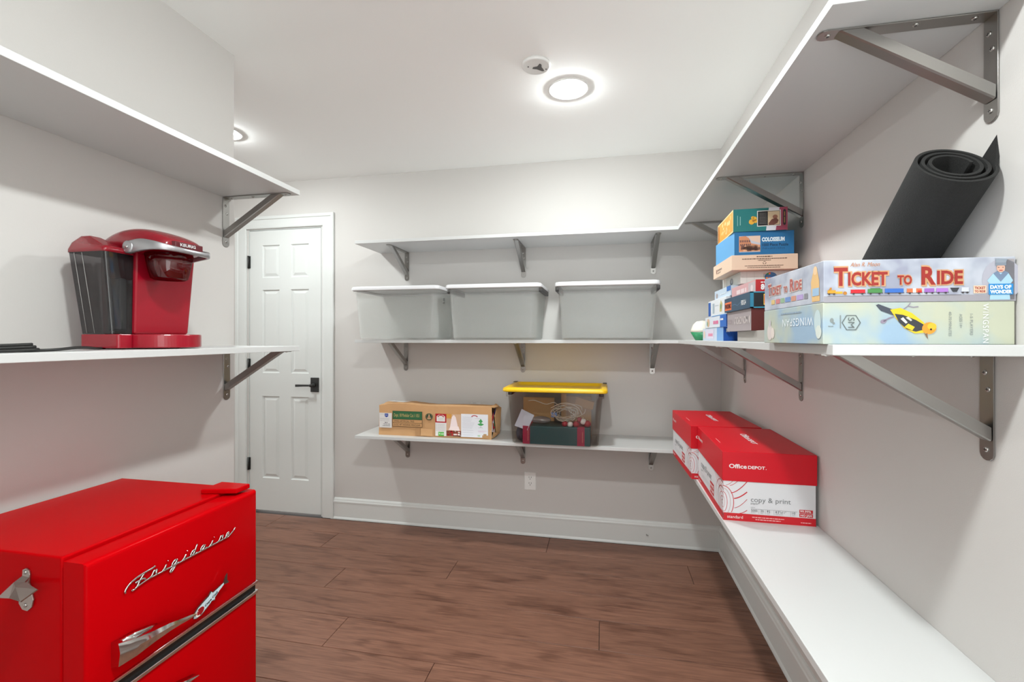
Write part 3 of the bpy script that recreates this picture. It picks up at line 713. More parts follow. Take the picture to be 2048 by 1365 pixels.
# white cable coils
coil = MB(); rg = random.Random(3); pts = []
for i in range(90):
    a = i*.62; R = .045+.012*math.sin(i*1.7); pts.append((ox+.055+R*1.25*math.cos(a)+.012*math.sin(i*.5), oy+.075+.030*math.sin(i*.9), oz+.165+R*.75*math.sin(a)))
coil.tube(catmull(pts, 4), .0022, 6)
pts = [(ox-.15, oy+.06, oz+.235), (ox-.11, oy+.05, oz+.238), (ox-.05, oy+.055, oz+.218), (ox-.005, oy+.06, oz+.228), (ox+.03, oy+.07, oz+.20)]
coil.tube(catmull(pts, 5), .0022, 6)
tag(coil.build('cable_coil', ink(205, 196, 180)), 'tangled white electrical cord coiled inside the yellow-lidded tote', 'cord')
coil = MB(); pts = []
for i in range(24):
    a = i*.55; R_ = .050+.016*math.sin(i*.37); pts.append((ox+.075+R_*1.5*math.cos(a), oy+.034+.004*math.sin(i*.7), oz+.185+R_*.62*math.sin(a+.3)))
coil.tube(catmull(pts, 4), .0019, 6)
pts = [(ox-.02, oy+.036, oz+.20), (ox+.03, oy+.034, oz+.225), (ox+.08, oy+.034, oz+.228), (ox+.13, oy+.034, oz+.205), (ox+.15, oy+.034, oz+.17)]
coil.tube(catmull(pts, 5), .003, 6)
tag(coil.build('cable_loop', ink(196, 178, 158)), 'loose loops of pale cord at the right inside the tote, over the ornaments', 'cord')
tag(MB().box(ox+.022, ox+.052, oy+.202, oy+.207, oz, oz+.262).build('cardboard_strip', CB, bevel=.001), 'narrow upright tan cardboard strip at the middle back of the tote', 'cardboard')
m = MB(); m.prism([(ox+.10, oy+.15, oz+.205), (ox+.205, oy+.15, oz+.180), (ox+.215, oy+.15, oz+.222), (ox+.115, oy+.15, oz+.252)], (0, 0, 0), (0, .05, 0))
tag(m.build('tilted_carton', mat('carton_tan', (.50, .29, .12), .8, var=.15), bevel=.001), 'small tilted tan carton at the upper right inside the tote', 'box')
cl = MB().sphere((ox-.198, oy+.10, oz+.046), .045, 0, 16, (.62, 1.5, 1.0))
tag(cl.build('dark_cloth', mat('slate_cloth', (.045, .055, .075), .9, bump=.6, bscale=40)), 'dark slate-blue cloth bundle at the lower left inside the tote', 'cloth')
bag = MB().sphere((ox-.085, oy+.10, oz+.122), .04, 0, 14, (1.5, .8, .5)); tag(bag.build('plastic_bag', see_through('bag_film', (.85, .86, .9), (.6, .6, .64), .45, .2, .1)), 'crumpled clear plastic bag on the green box in the tote', 'bag')
tag(MB().box(ox-.02, ox+.012, oy+.045, oy+.052, oz+.148, oz+.175).build('tag_card', ink(110, 140, 195), bevel=.001), 'small blue tag among the white cords in the tote', 'tag')
rr, ww, gg = mat('ornament_red', (.34, .004, .018), .3), mat('ornament_white', (.75, .74, .72), .7), mat('ornament_gold', (.55, .42, .2), .25, .9)
for x, z, r, m_, lb in ((.055, .112, .017, rr, 'red felt ball beside the cords, left of the ornaments'), (.085, .110, .016, ww, 'white fluffy ball at the left among the ornaments in the tote'), (.118, .112, .018, rr, 'red ball in the centre of the ornament row in the tote'), (.136, .138, .014, rr, 'red ball highest in the ornament row in the tote'), (.156, .128, .017, ww, 'white fluffy ball at the right among the ornaments in the tote'), (.180, .116, .019, rr, 'red ball at the right end of the ornament row in the tote')):
    o = thing('ornament', lb, 'ornament', (ox+x, oy+.055, oz+z-r), group='ornaments in the yellow-lidded tote')
    MB().sphere((ox+x, oy+.055, oz+z), r).build('ball', m_, o)
    MB().lathe([(.004, -.002), (.004, .006), (.001, .007)], 10, (ox+x, oy+.055, oz+z+r)).build('cap', gg, o)
# ================================================================== CARDBOARD TREE BOX
KRAFT = mat('kraft_cardboard', s2l(196, 152, 106), .8, bump=.15, bscale=90, var=.10, vscale=14)
tb = thing('cardboard_box', 'long worn cardboard box for an artificial tree on the lowest back shelf', 'cardboard box', (-.995, 2.655, zLow+T))
bx0, bx1, by0, by1, bz0, bh = -1.352, -.640, 2.584, 2.738, zLow+T, .186
rg = random.Random(11)
def wob(x, y, z):
    u = (x-bx0)/(bx1-bx0); top = (z-bz0)/bh
    dz = .0022*math.sin(47*u+3)*math.sin(31*u)+.003*math.sin(83*(y-2.6)+9*u)*(.3+.7*u)
    dy = .0014*math.sin(38*u+60*(z-bz0))
    return (x+.004*math.sin(9*z+3*y)*top, y+.0035*math.sin(14*u+1)*top*(1 if y < 2.66 else -1)+dy*top, z+top*(dz+.004*math.sin(10*u)-.010*u*(y > 2.66)+.006*(1-u)*(y < 2.66)-.010*max(0, .12-u)/.12*(y < 2.66)))
m = MB(); NX = 24; NY, NZ = 5, 6
def grid(fn, nu, nv, flip=False, mi=0):
    vs = [wob(*fn(i/nu, j/nv)) for j in range(nv+1) for i in range(nu+1)]
    fs = [[j*(nu+1)+i, j*(nu+1)+i+1, (j+1)*(nu+1)+i+1, (j+1)*(nu+1)+i] for j in range(nv) for i in range(nu)]
    m.add(vs, [f[::-1] for f in fs] if flip else fs, mi, True)
LX, LY = bx1-bx0, by1-by0
grid(lambda u, v: (bx0+LX*u, by0, bz0+bh*v), NX, NZ)
grid(lambda u, v: (bx0+LX*u, by1, bz0+bh*v), NX, NZ, True)
grid(lambda u, v: (bx0+LX*u, by0+LY*v, bz0+bh), NX, NY)
grid(lambda u, v: (bx0+LX*u, by0+LY*v, bz0), NX, NY, True)
grid(lambda u, v: (bx0, by0+LY*v, bz0+bh*u), NZ, NY, True)
grid(lambda u, v: (bx1-.03, by0+LY*v, bz0+bh*u), NZ, NY, False, 1)
m.build('carton', [KRAFT, mat('box_inside', (.06, .04, .03), .9)], tb)
# torn end: bent flaps and the printed wrapping showing between them
def flap(q, name, mm, d=(.0, .0, .003)): MB().prism(q, (0, 0, 0), d).build(name, mm, tb)
KD = mat('kraft_shaded', s2l(150, 116, 86), .85)
flap([(bx1+.002, by1-.045, bz0+.012), (bx1+.012, by1-.004, bz0+.006), (bx1+.020, by1+.004, bz0+.165), (bx1+.004, by1-.035, bz0+.182), (bx1-.004, by1-.062, bz0+.120)], 'end_flap', KRAFT, (.003, 0, 0))
flap([(bx1, by0+.004, bz0+.004), (bx1+.006, by0+.040, bz0+.002), (bx1+.014, by1-.03, bz0+.010), (bx1-.004, by0+.06, bz0+.03)], 'end_flap', KRAFT, (.002, 0, .002))
flap([(bx1-.012, by0+.010, bz0+.185), (bx1+.004, by0+.055, bz0+.176), (bx1+.018, by1-.03, bz0+.176), (bx1-.010, by1, bz0+.186)], 'end_flap', KRAFT)
rgc = [ink(205, 60, 60), ink(225, 225, 228), ink(60, 70, 130), ink(215, 190, 190), ink(190, 40, 50), ink(230, 230, 230), ink(70, 110, 70)]
mm = MB()
for i in range(26):
    y = by0+.015+rg.random()*.085; z = bz0+.02+rg.random()*.135; s = .014+rg.random()*.014; x = bx1-.010+rg.random()*.006
    mm.add([(x, y-s, z-s*.6), (x+.004, y+s*.5, z-s), (x, y+s, z+s*.7), (x+.006, y-s*.3, z+s)], [[0, 1, 2, 3]], i % 7)
mm.build('torn_wrapping', rgc, tb)
# print on the long side (mm from the lower left corner of the front)
f = Face((bx0, by0-.0058, bz0+.004), (1, 0, 0), (0, 0, 1)); f.kx = 1.17
wht, grn, blk = ink(216, 214, 212), ink(46, 98, 62), ink(40, 30, 24)
f.rect(6, 42, 76, 132, wht).poly([(36, 128), (56, 128), (56, 112), (46, 105), (36, 112)], ink(30, 62, 150), 1).rect(39, 117, 53, 120, wht, 2)
for y in (124, 98, 92, 84): f.scribble(9, 34 if y > 120 else 62, y, 1.2, ink(130, 128, 128), 1, 3)
f.scribble(36, 52, 72, 4, blk, 1, 4); f.scribble(28, 66, 62, 3.2, ink(60, 58, 58), 1, 1); f.scribble(24, 66, 52, 3.0, ink(60, 58, 58), 1, 2)
f.rect(80, 52, 244, 146, blk, 0).rect(81.5, 97, 242.5, 144.5, grn, 1).rect(81.5, 76, 242.5, 95, ink(190, 146, 100), 1).rect(81.5, 53.5, 242.5, 74, ink(190, 146, 100), 1)
f.text('Dept. 18 Modular Cat.1 10S1', 88, 112, 19, ink(196, 170, 110), 2, w=140, bold=0.)
f.text('XMAS ARTIFICIAL TREE', 88, 80, 10.5, blk, 2, w=112); f.text('15 OZ. 4FT INDIANA WH/CLEAR', 88, 58, 11, blk, 2, w=146)
f.rect(206, 2, 232, 50, ink(176, 134, 92), 0).rect(236, 2, 300, 46, ink(204, 160, 114), 0)
f.ell(281, 118, 20, 20, ink(34, 62, 44), 0).poly([(270, 104), (281, 136), (292, 104)], ink(190, 160, 120), 1).text('A', 281, 108, 14, ink(150, 60, 50), 2, align='c').arc(281, 118, 16, 16, 0, 360, 1.2, ink(170, 150, 110), 1)
f.rect(315, 6, 374, 138, ink(222, 220, 218)).rect(315, 85, 374, 138, ink(176, 22, 38), 1).poly([(322, 92), (367, 92), (367, 122), (356, 131), (333, 131), (322, 122)], ink(226, 222, 218), 2)
f.arc(344, 116, 16, 12, 10, 170, 5, ink(176, 22, 38), 3)
for y in (112, 106, 100): f.scribble(329, 360, y, 1.4, ink(170, 168, 170), 3, 4)
for y in (74, 65, 56, 47, 38): f.ell(320, y+1, 1.4, 1.4, blk, 1).scribble(326, 366, y, 1.5, ink(170, 168, 168), 1, 5)
f.rect(331, 6, 361, 30, ink(86, 176, 70), 1).text('T-13', 346, 14, 9, ink(240, 245, 240), 2, align='c', bold=.03)
f.rect(374, 6, 452, 138, ink(206, 170, 140)).rect(374, 112, 402, 138, ink(206, 150, 70), 1).poly([(392, 50), (402, 120), (414, 134), (424, 120), (438, 50)], ink(238, 222, 222), 1).poly([(386, 44), (396, 66), (438, 66), (446, 40)], ink(242, 226, 224), 2)
f.rect(374, 8, 452, 40, ink(120, 62, 44), 1)
for i in range(16): f.ell(378+rg.random()*70, 12+rg.random()*26, 3+rg.random()*4, 3+rg.random()*3, rg.choice([ink(196, 24, 36), ink(210, 40, 46), ink(226, 214, 204), ink(170, 16, 30)]), 2, n=10)
f.scribble(412, 446, 14, 8, ink(236, 226, 220), 3, 4).rect(410, 7, 450, 10, ink(70, 30, 24), 3)
f.rect(452, 6, 592, 142, ink(222, 224, 230)).arc(522, 124, 15, 10, 10, 170, 5, ink(176, 60, 70), 1).scribble(524, 552, 117, 1.2, ink(150, 150, 160), 1, 7)
f.poly([(554, 116), (565, 100), (554, 90), (543, 100)], ink(72, 160, 90), 1).poly([(537, 84), (554, 92), (571, 84), (560, 76), (548, 76)], ink(72, 160, 90), 1).arc(554, 60, 11, 5, 20, 160, 1.2, ink(90, 110, 100), 1).rect(553.4, 62, 554.6, 78, ink(120, 130, 125), 1)
for y in (122, 114, 106, 98, 90, 82, 74, 66, 58, 46, 32, 18): f.scribble(459, 504+(y % 7)*3, y, 1.6, ink(182, 186, 196), 1, 8)
f.scribble(540, 584, 44, 1.8, ink(206, 160, 190), 1, 9).scribble(542, 572, 38, 1.8, ink(206, 160, 190), 1, 10).ell(545, 16, 8, 5, ink(176, 206, 176), 1)
f.rect(562, 6, 600, 20, ink(186, 142, 98), 1).rect(568, 10, 584, 28, ink(176, 140, 100), 2)
f.build(tb)
f = Face((bx0, by0, bz0+bh+.010), (1, 0, 0), (0, 1, 0))
f.poly([(28, 70), (140, 48), (172, 96), (50, 112)], ink(214, 214, 212)).scribble(60, 110, 84, 2.5, ink(170, 172, 172), 1).rect(560, 88, 620, 106, ink(206, 206, 206)).rect(570, 91, 592, 99, ink(70, 72, 74), 1).build(tb, 'shipping_label')
# ================================================================== PAPER CARTONS
def make_carton():
    t = thing('paper_carton', '', 'box', world=False, group='red and white copy paper cartons')
    wR, dR, hB, hL = .280, .430, .2285, .098      # x, y, total height, lid height
    RP = mat('carton_red', (.56, .004, .014), .42, spec=.3); WP = mat('carton_white', s2l(214, 214, 217), .5)
    MB().box(.002, wR-.002, .002, dR-.002, 0, hB-.004).build('carton_body', WP, t, bevel=.0015)
    MB().box(-.001, wR+.001, -.001, dR+.001, hB-hL, hB).build('carton_lid', RP, t, bevel=.002)
    rd, gy, dg = ink(196, 14, 30), ink(120, 122, 124), ink(84, 86, 88)
    wt_ = ink(232, 226, 226)
    f = Face((.002, .002, 0), (1, 0, 0), (0, 0, 1))
    f.rect(0, 0, 276, 25, rd)
    f.text('standard', 12, 8, 9.5, wt_, 2, w=48).scribble(88, 184, 14, 3, ink(236, 170, 170), 2, 1).scribble(98, 174, 7, 3, ink(236, 170, 170), 2, 2).scribble(232, 262, 8, 2.6, ink(236, 170, 170), 2, 3)
    f.text('copy & print', 84, 66, 15.5, gy, 2, w=119).text('paper', 84, 58, 6.5, gy, 2, w=24).scribble(84, 97, 47, 1.8, ink(170, 170, 172), 2, 4)
    f.rect(84, 42.5, 222, 43.4, ink(150, 150, 152), 1)
    for tx, x, w in (('5000', 85, 19), ('20', 113, 10), ('92', 132, 10), ('8.5"x11"', 158, 31), ('10', 207, 9)):
        f.text(tx, x, 34, 7, dg, 2, w=w); f.scribble(x, x+max(9, w*.7), 29.5, 1.6, ink(165, 165, 168), 2, int(x))
    for x in (108, 127, 153, 202): f.rect(x, 27, x+.7, 42, ink(150, 150, 152), 1)
    f.rect(228, 40, 267, 51, rd, 1).rect(228, 27.5, 267, 38.8, rd, 1).text('99.99%', 230, 42.5, 6.5, wt_, 2, w=32, bold=.02).text('NO JAM', 231, 30, 6, wt_, 2, w=33, bold=.03)
    # swirl: growing rings that run round the corner
    for i, (rx, ry, w) in enumerate(((6, 20, .8), (14, 34, 1.4), (24, 46, .8), (34, 54, 2.0))): f.arc(-2, 60, rx, ry, -68 if i < 3 else -38, 88, w, rd if i % 2 else ink(160, 60, 60), 1)
    for x0, y0, x1, y1, w in ((24, 91, 73, 131, 2.4), (33, 73, 73, 97, 3.4), (34, 42, 73, 73, 1.4), (50, 25, 73, 37, 2.0), (20, 115, 44, 131, 1.4), (8, 116, 30, 131, 1.0)):
        f.line([(x0+(x1-x0)*q/6, y0+(y1-y0)*(q/6)**1.6) for q in range(7)], w, rd, 1)
    f.build(t)
    f = Face((-.001, -.001, hB-hL), (1, 0, 0), (0, 0, 1)); f.text('Office', 20, 44, 13, wt_, 2, w=54, bold=.022).text('DEPOT', 78, 44, 9.5, wt_, 2, w=51, bold=.022).text('.', 131, 44, 9.5, wt_, 2, bold=.022); f.build(t)
    f = Face((.002, dR-.002, 0), (0, -1, 0), (0, 0, 1))
    f.rect(0, 0, 426, 25, rd).text('copy & print', 60, 78, 24, gy, 2, w=190).text('paper', 60, 62, 9, gy, 2)
    for y in (50, 42): f.scribble(60, 220, y, 2.2, ink(190, 190, 192), 2, y)
    f.rect(228, 30, 290, 72, rd, 1).text('99.99%', 232, 54, 10, wt_, 2, w=54, bold=.03).text('NO JAM', 232, 38, 10, wt_, 2, w=54, bold=.03)
    for cx, cy_, R in ((415, 58, 8), (415, 58, 22), (415, 58, 38), (410, 62, 56), (400, 66, 74)): f.arc(cx, cy_, R, R*.8, 60, 300, 1.6 if R % 4 else 2.6, rd if R % 4 else ink(150, 60, 62), 1)
    for k in range(4): f.arc(426, 150, 60+22*k, 30+10*k, 180, 262, 1.8, rd, 1)
    f.scribble(10, 60, 9, 4, wt_, 2, 6)
    f.build(t)
    f = Face((-.001, dR+.001, hB-hL), (0, -1, 0), (0, 0, 1)); f.text('Office', 18, 50, 12, wt_, 2, w=46, bold=.022).text('DEPOT', 67, 50, 9, wt_, 2, w=42, bold=.022); f.build(t)
    f = Face((-.001, dR+.001, hB), (0, -1, 0), (1, 0, 0))
    f.text('Office', 130, 130, 22, wt_, 2, w=86, bold=.022).text('DEPOT', 222, 130, 16, wt_, 2, w=80, bold=.022)
    f.build(t)
    MB().box(.02, .022, .13, .2, hB, hB+.0006).build('lid_slot', ink(216, 150, 150), t)
    return t
oz1 = zRL+T
ca = make_carton(); ca.location = (.388, 1.622, oz1); ca.rotation_euler = (0, 0, math.radians(-.6)); ca['label'] = 'red-lidded copy paper carton, the nearer of two on the right shelf'
cb = copy_tree(ca); cb.location = (.367, 2.062, oz1); cb.rotation_euler = (0, 0, math.radians(1.9)); cb['label'] = 'red-lidded copy paper carton in the corner, behind the other one'
# ================================================================== BOARD GAMES
gz = zM+T
def quad_box(name, label, cat, q, z0, z1, m, group='board games and puzzles on the right shelf', lid=None, bevel=.0012):
    """box on a four cornered footprint q: near-left, near-right, far-right, far-left"""
    q = [Vector((a, b, 0)) for a, b in q]
    loc = ((q[0].x+q[2].x)/2, (q[0].y+q[2].y)/2, z0)
    t = thing(name, label, cat, loc, group=group)
    MB().hexa([(p.x, p.y) for p in q], z0+.0002, z1-.0002).build('box_shell', m, t, bevel=bevel)
    up = Vector((0, 0, 1))
    ff = Face((q[0].x, q[0].y, z0), q[1]-q[0], up); fl_ = Face((q[3].x, q[3].y, z0), q[0]-q[3], up)
    return t, ff, fl_, (q[1]-q[0]).length*1000, (q[0]-q[3]).length*1000, (z1-z0)*1000
def blotch(name, a, b, c, sc=9.):
    """soft painted ground blending three print colours"""
    m = bpy.data.materials.new(name); m.use_nodes = True; nt = m.node_tree; bs = nt.nodes['Principled BSDF']; bs.inputs['Roughness'].default_value = .3
    tc = nt.nodes.new('ShaderNodeTexCoord'); n = nt.nodes.new('ShaderNodeTexNoise'); n.inputs['Scale'].default_value = sc; n.inputs['Detail'].default_value = 3
    r = nt.nodes.new('ShaderNodeValToRGB'); e = r.color_ramp.elements; e[0].position = .38; e[0].color = (*a, 1); e[1].position = .62; e[1].color = (*c, 1); x = e.new(.5); x.color = (*b, 1)
    nt.links.new(tc.outputs['Object'], n.inputs[0]); nt.links.new(n.outputs['Fac'], r.inputs[0]); nt.links.new(r.outputs[0], bs.inputs['Base Color'])
    return m
zW, zT = gz+.0735, gz+.1475
# bottom: bird game
A, B_ = (.378, .893), (.672, .910); dv = (-.012, .262)
q = [A, B_, (B_[0]+.0, B_[1]+.262), (A[0]+dv[0], A[1]+dv[1])]
t, f, g, wf, wl, h = quad_box('board_game', 'pale blue-green bird board game at the bottom of the nearest stack', 'board game', q, gz, zW, blotch('bird_ground', s2l(146, 172, 194), s2l(172, 184, 178), s2l(184, 188, 168)))
dk = ink(96, 104, 104); gr = ink(126, 134, 134)
yel, blkb, org = ink(224, 190, 40), ink(52, 54, 60), ink(232, 146, 46)
fb = Face(f.o, f.r, f.u)
fb.poly([(84, 68), (88, 70), (116, 58), (112, 50), (92, 58)], ink(66, 72, 84), 1)                      # tail
fb.poly([(106, 60), (122, 63), (140, 54), (158, 38), (164, 28), (158, 20), (144, 19), (128, 28), (116, 44)], yel, 2)   # body
fb.poly([(113, 53), (126, 51), (146, 42), (158, 34), (156, 25), (146, 22), (132, 26), (120, 38)], blkb, 3)   # wing
fb.poly([(128, 30), (140, 24), (144, 30), (134, 36)], yel, 4).poly([(122, 44), (130, 36), (133, 38), (126, 47)], ink(215, 215, 205), 4).poly([(130, 46), (138, 40), (140, 42), (134, 48)], ink(200, 200, 190), 4)
fb.ell(166, 28, 11, 10, org, 4, 20).ell(170, 31, 7, 6, ink(240, 180, 50), 5).ell(168.5, 26, 1.7, 1.7, ink(30, 26, 24), 6).poly([(159, 17), (163, 20), (164, 9), (161, 15)], ink(130, 96, 70), 5)
fb.line([(96, 40), (104, 45), (112, 48)], 2.2, ink(132, 122, 140), 1).ell(96, 40, 5, 3.4, ink(140, 130, 148), 1, 20).line([(126, 60), (134, 66), (142, 64), (150, 65)], 1.6, ink(140, 132, 150), 1).line([(134, 66), (138, 72)], 1.4, ink(140, 132, 150), 1)
fb.build(t, 'bird_picture')
hx = [(52+13*math.cos(math.radians(a)), 38+13*math.sin(math.radians(a))) for a in range(30, 391, 60)]
hx = [(45+14.5*math.cos(math.radians(a)), 38+14.5*math.sin(math.radians(a))) for a in range(0, 361, 60)]
f.line(hx, 1.6, dk, 1).text('SM', 40, 47, 10, dk, 2, w=18, rot=-90).rect(27, 28, 28.6, 51, gr, 1)
f.ell(14, 42, 3, 4, gr, 1).ell(17, 37, 2, 2, gr, 1).scribble(8, 17, 31, 1.4, gr, 1)
for tx, x, w in (('40-70 MINUTES', 198, 42), ('AGES 14+', 214, 24), ('1-5 PLAYERS', 230, 36)): f.text(tx, x-2, 56 if x < 200 else 52, 4.2, gr, 2, w=w, rot=-90)
f.text('WINGSPAN', 247, 69, 8.5, ink(226, 230, 228), 2, w=66, rot=-90, space=1.2)
f.build(t)
g.text('WINGSPAN', wl-34, 50, 15, ink(226, 232, 236), 2, w=128, rot=180, space=1.15).scribble(wl-170, wl-80, 60, 3.4, ink(140, 160, 178), 2, 3)
g.ell(34, 24, 14, 18, ink(206, 196, 192), 1).ell(34, 44, 7, 9, ink(190, 186, 188), 2).ell(50, 22, 9, 12, ink(214, 204, 196), 2).ell(wl-18, 40, 12, 22, ink(186, 204, 206), 1).ell(wl-14, 22, 10, 12, ink(206, 214, 206), 2)
g.build(t)
# top: train game
q2 = [(a+.001, b) for a, b in q]
t, f, g, wf, wl, h = quad_box('board_game', 'grey train board game with red title on top of the nearest stack', 'board game', q2, zW, zT, blotch('train_ground', s2l(146, 150, 168), s2l(172, 178, 190), s2l(190, 194, 204), 14.))
tr, to = ink(150, 40, 34), ink(196, 150, 110)
def title(F, x, y, k, c1, c2):
    for c, bo_, l in ((c2, .10, 2), (c1, .035, 3)):
        for s_, dx, hh, w in (('T', 0, 27, 21), ('ICKET', 21, 19.5, 59), ('TO', 93, 13.5, 21), ('R', 127, 26, 21), ('IDE', 149, 19.5, 37)):
            F.text(s_, x+dx*k, y, hh*k, c, l, w=w*k*(1.02 if c is c2 else .98), bold=bo_)
f.rect(0, 0, wf, 11, ink(150, 148, 156), 0).ell(275, 36, 30, 34, ink(168, 168, 180), 0, n=28)
f.rect(wf-16, 2, wf-2, 70, ink(152, 148, 152), 0)
title(f, 16, 30, 1.08, tr, to)
f.text('Alan R. Moon', 42, 62, 7, ink(186, 120, 70), 4, w=47, shear=.35)
def car(F, x, w, hh, c, y=13):
    F.rect(x, y+2.5, x+w, y+2.5+hh, c, 2).rect(x-1, y+2, x+w+1, y+3, ink(70, 66, 66), 2)
    for q_ in (.2, .8): F.ell(x+w*q_, y+1.6, 1.7, 1.7, ink(60, 56, 58), 3, n=10)
f.rect(6, 10.5, 214, 11.4, ink(110, 106, 110), 1)
car(f, 6, 13, 6, ink(206, 146, 40)); f.rect(19, 15, 30, 19, ink(222, 160, 50), 2).poly([(8, 21), (10, 26), (13, 26), (12, 21)], ink(180, 120, 40), 2).ell(34, 16, 3, 3, ink(176, 116, 40), 2)
car(f, 43, 23, 6.5, ink(196, 30, 44)); car(f, 70, 23, 7, ink(70, 132, 72)); f.rect(74, 22.5, 90, 24, ink(60, 110, 62), 2); car(f, 97, 29, 7.5, ink(52, 104, 186))
car(f, 131, 23, 7, ink(206, 110, 70)); f.rect(140, 15.5, 145, 23, ink(232, 226, 220), 3).rect(148, 15.5, 154, 19, ink(190, 40, 40), 3)
car(f, 158, 15, 7, ink(150, 100, 180)); car(f, 176, 18, 7, ink(166, 116, 196)); f.poly([(197, 23), (211, 23), (207, 16), (201, 16)], ink(52, 54, 60), 2); car(f, 214, 11, 8, ink(196, 200, 210))
# generic traveller in a pale coat and fur collar
f.poly([(256, 2), (258, 26), (252, 34), (262, 47), (283, 47), (290, 34), (284, 24), (286, 2)], ink(160, 196, 216), 2).ell(272, 55, 6.2, 7.2, ink(214, 170, 150), 4).rect(264, 59, 280, 64, ink(126, 136, 148), 5).poly([(265, 64), (264, 71), (282, 70), (279, 64)], ink(140, 150, 162), 5)
f.poly([(261, 46), (272, 32), (284, 47), (277, 50), (272, 44), (267, 50)], ink(112, 130, 156), 3).rect(269.5, 50.2, 274.5, 51.6, ink(170, 60, 60), 5).rect(267.6, 55.4, 269.6, 56.4, ink(60, 50, 50), 5).rect(274, 55.4, 276, 56.4, ink(60, 50, 50), 5)
f.rect(232, 13, 251, 26, ink(226, 196, 170), 2).text('TICKET', 233.5, 20, 4, tr, 3, w=16, bold=.03).text('TO RIDE', 233.5, 14.5, 3.6, tr, 3, w=16, bold=.03)
f.rect(254, 10.5, 290, 28.5, ink(40, 132, 196), 5).text('DAYS OF', 256, 20.5, 5.4, ink(230, 240, 245), 6, w=31, bold=.05).text('WONDER', 256, 12.5, 5.4, ink(230, 240, 245), 6, w=32, bold=.05)
f.build(t)
title(g, 22, 33, .87*wl/262, ink(170, 90, 84), ink(206, 190, 180))
for x, w, c in ((40, 18, ink(206, 180, 120)), (64, 20, ink(196, 120, 120)), (88, 18, ink(140, 170, 140)), (110, 24, ink(110, 140, 190)), (138, 20, ink(196, 140, 120)), (162, 26, ink(170, 150, 196)), (192, 14, ink(130, 130, 136))): g.rect(x*wl/262, 12, (x+w)*wl/262, 22, c, 1)
g.poly([(wl-40, 4), (wl-44, 40), (wl-34, 62), (wl-22, 62), (wl-14, 40), (wl-12, 4)], ink(214, 176, 120), 1).ell(wl-28, 60, 7, 8, ink(222, 190, 150), 2).rect(wl-38, 14, wl-14, 28, ink(150, 180, 206), 3)
g.build(t)
# ---- middle stack (against the wall behind the nearest stack)
def stack_box(label, cat, x0, y0, x1, y1, z0, z1, m, rot=0., name='board_game'):
    cx, cy_ = (x0+x1)/2, (y0+y1)/2; c, s = math.cos(math.radians(rot)), math.sin(math.radians(rot))
    q = [(cx+(x-cx)*c-(y-cy_)*s, cy_+(x-cx)*s+(y-cy_)*c) for x, y in ((x0, y0), (x1, y0), (x1, y1), (x0, y1))]
    return quad_box(name, label, cat, q, z0, z1, m)
w_ = ink(232, 232, 232)
t, f, g, wf, wl, h = stack_box('plain grey game box at the bottom of the middle stack', 'board game', .442, 1.33, .668, 1.655, gz, 1.2720, ink(160, 154, 148)); 
g.scribble(200, 300, 6, 2, ink(180, 176, 172), 1); g.build(t)
t, f, g, wf, wl, h = stack_box('grey and dark red property-trading game box in the middle stack', 'board game', .430, 1.468, .668, 1.735, 1.2720, 1.3390, ink(158, 148, 150))
g.text('MONOPOLY', wl-30, 45, 22, ink(196, 186, 184), 2, w=150, rot=180, bold=.03); g.ell(wl-14, 34, 7, 12, ink(190, 180, 176), 1); g.rect(4, 26, 60, 40, ink(150, 138, 140), 1); g.build(t)
f.rect(0, 0, wf, h, ink(86, 26, 24), 0); f.build(t)
t, f, g, wf, wl, h = stack_box('dark blue and black game box with orange title in the middle stack', 'board game', .425, 1.462, .668, 1.750, 1.3390, 1.3870, ink(44, 66, 88))
g.rect(0, 0, wl, h, ink(50, 76, 98), 0).rect(8, 6, 90, 34, ink(222, 112, 60), 1).text('PANDEMIC', 12, 13, 14, ink(90, 26, 20), 3, w=74, bold=.05).text('FOR 2-4', 202, 14, 14, w_, 2, w=48, bold=.03).line([(96, 20), (130, 22), (160, 16), (196, 24)], 1, ink(96, 140, 170), 1); g.build(t)
f.rect(0, 0, wf, h, ink(14, 18, 24), 0).rect(0, 0, wf, 3, ink(50, 150, 180), 1).rect(0, h-3, wf, h, ink(50, 150, 180), 1).rect(0, 0, 10, h, ink(40, 120, 150), 1)
f.text('PANDEMIC', 37, 12, 25, ink(236, 200, 60), 2, w=190, bold=.09).text('PANDEMIC', 38, 12.5, 24, ink(206, 40, 30), 3, w=188, bold=.02); f.build(t)
t, f, g, wf, wl, h = stack_box('red game box marked 8+ on top of the middle stack', 'board game', .452, 1.500, .668, 1.760, 1.3870, 1.4270, ink(206, 150, 150))
g.rect(0, 0, wl, h, ink(206, 160, 162), 0).scribble(60, 170, 12, 14, ink(226, 206, 206), 2, 4).rect(190, 4, 256, h-4, ink(190, 178, 180), 1).ell(225, 18, 12, 10, ink(220, 206, 206), 2); g.build(t)
f.rect(0, 0, wf, h, ink(178, 30, 36), 0).text('8+', 14, 10, 15, w_, 2, w=20, bold=.05).scribble(14, 30, 30, 3, w_, 2).rect(44, 8, 45.4, 32, w_, 1).text('4', 54, 10, 17, w_, 2, bold=.05).scribble(52, 70, 30, 3, w_, 2); f.build(t)
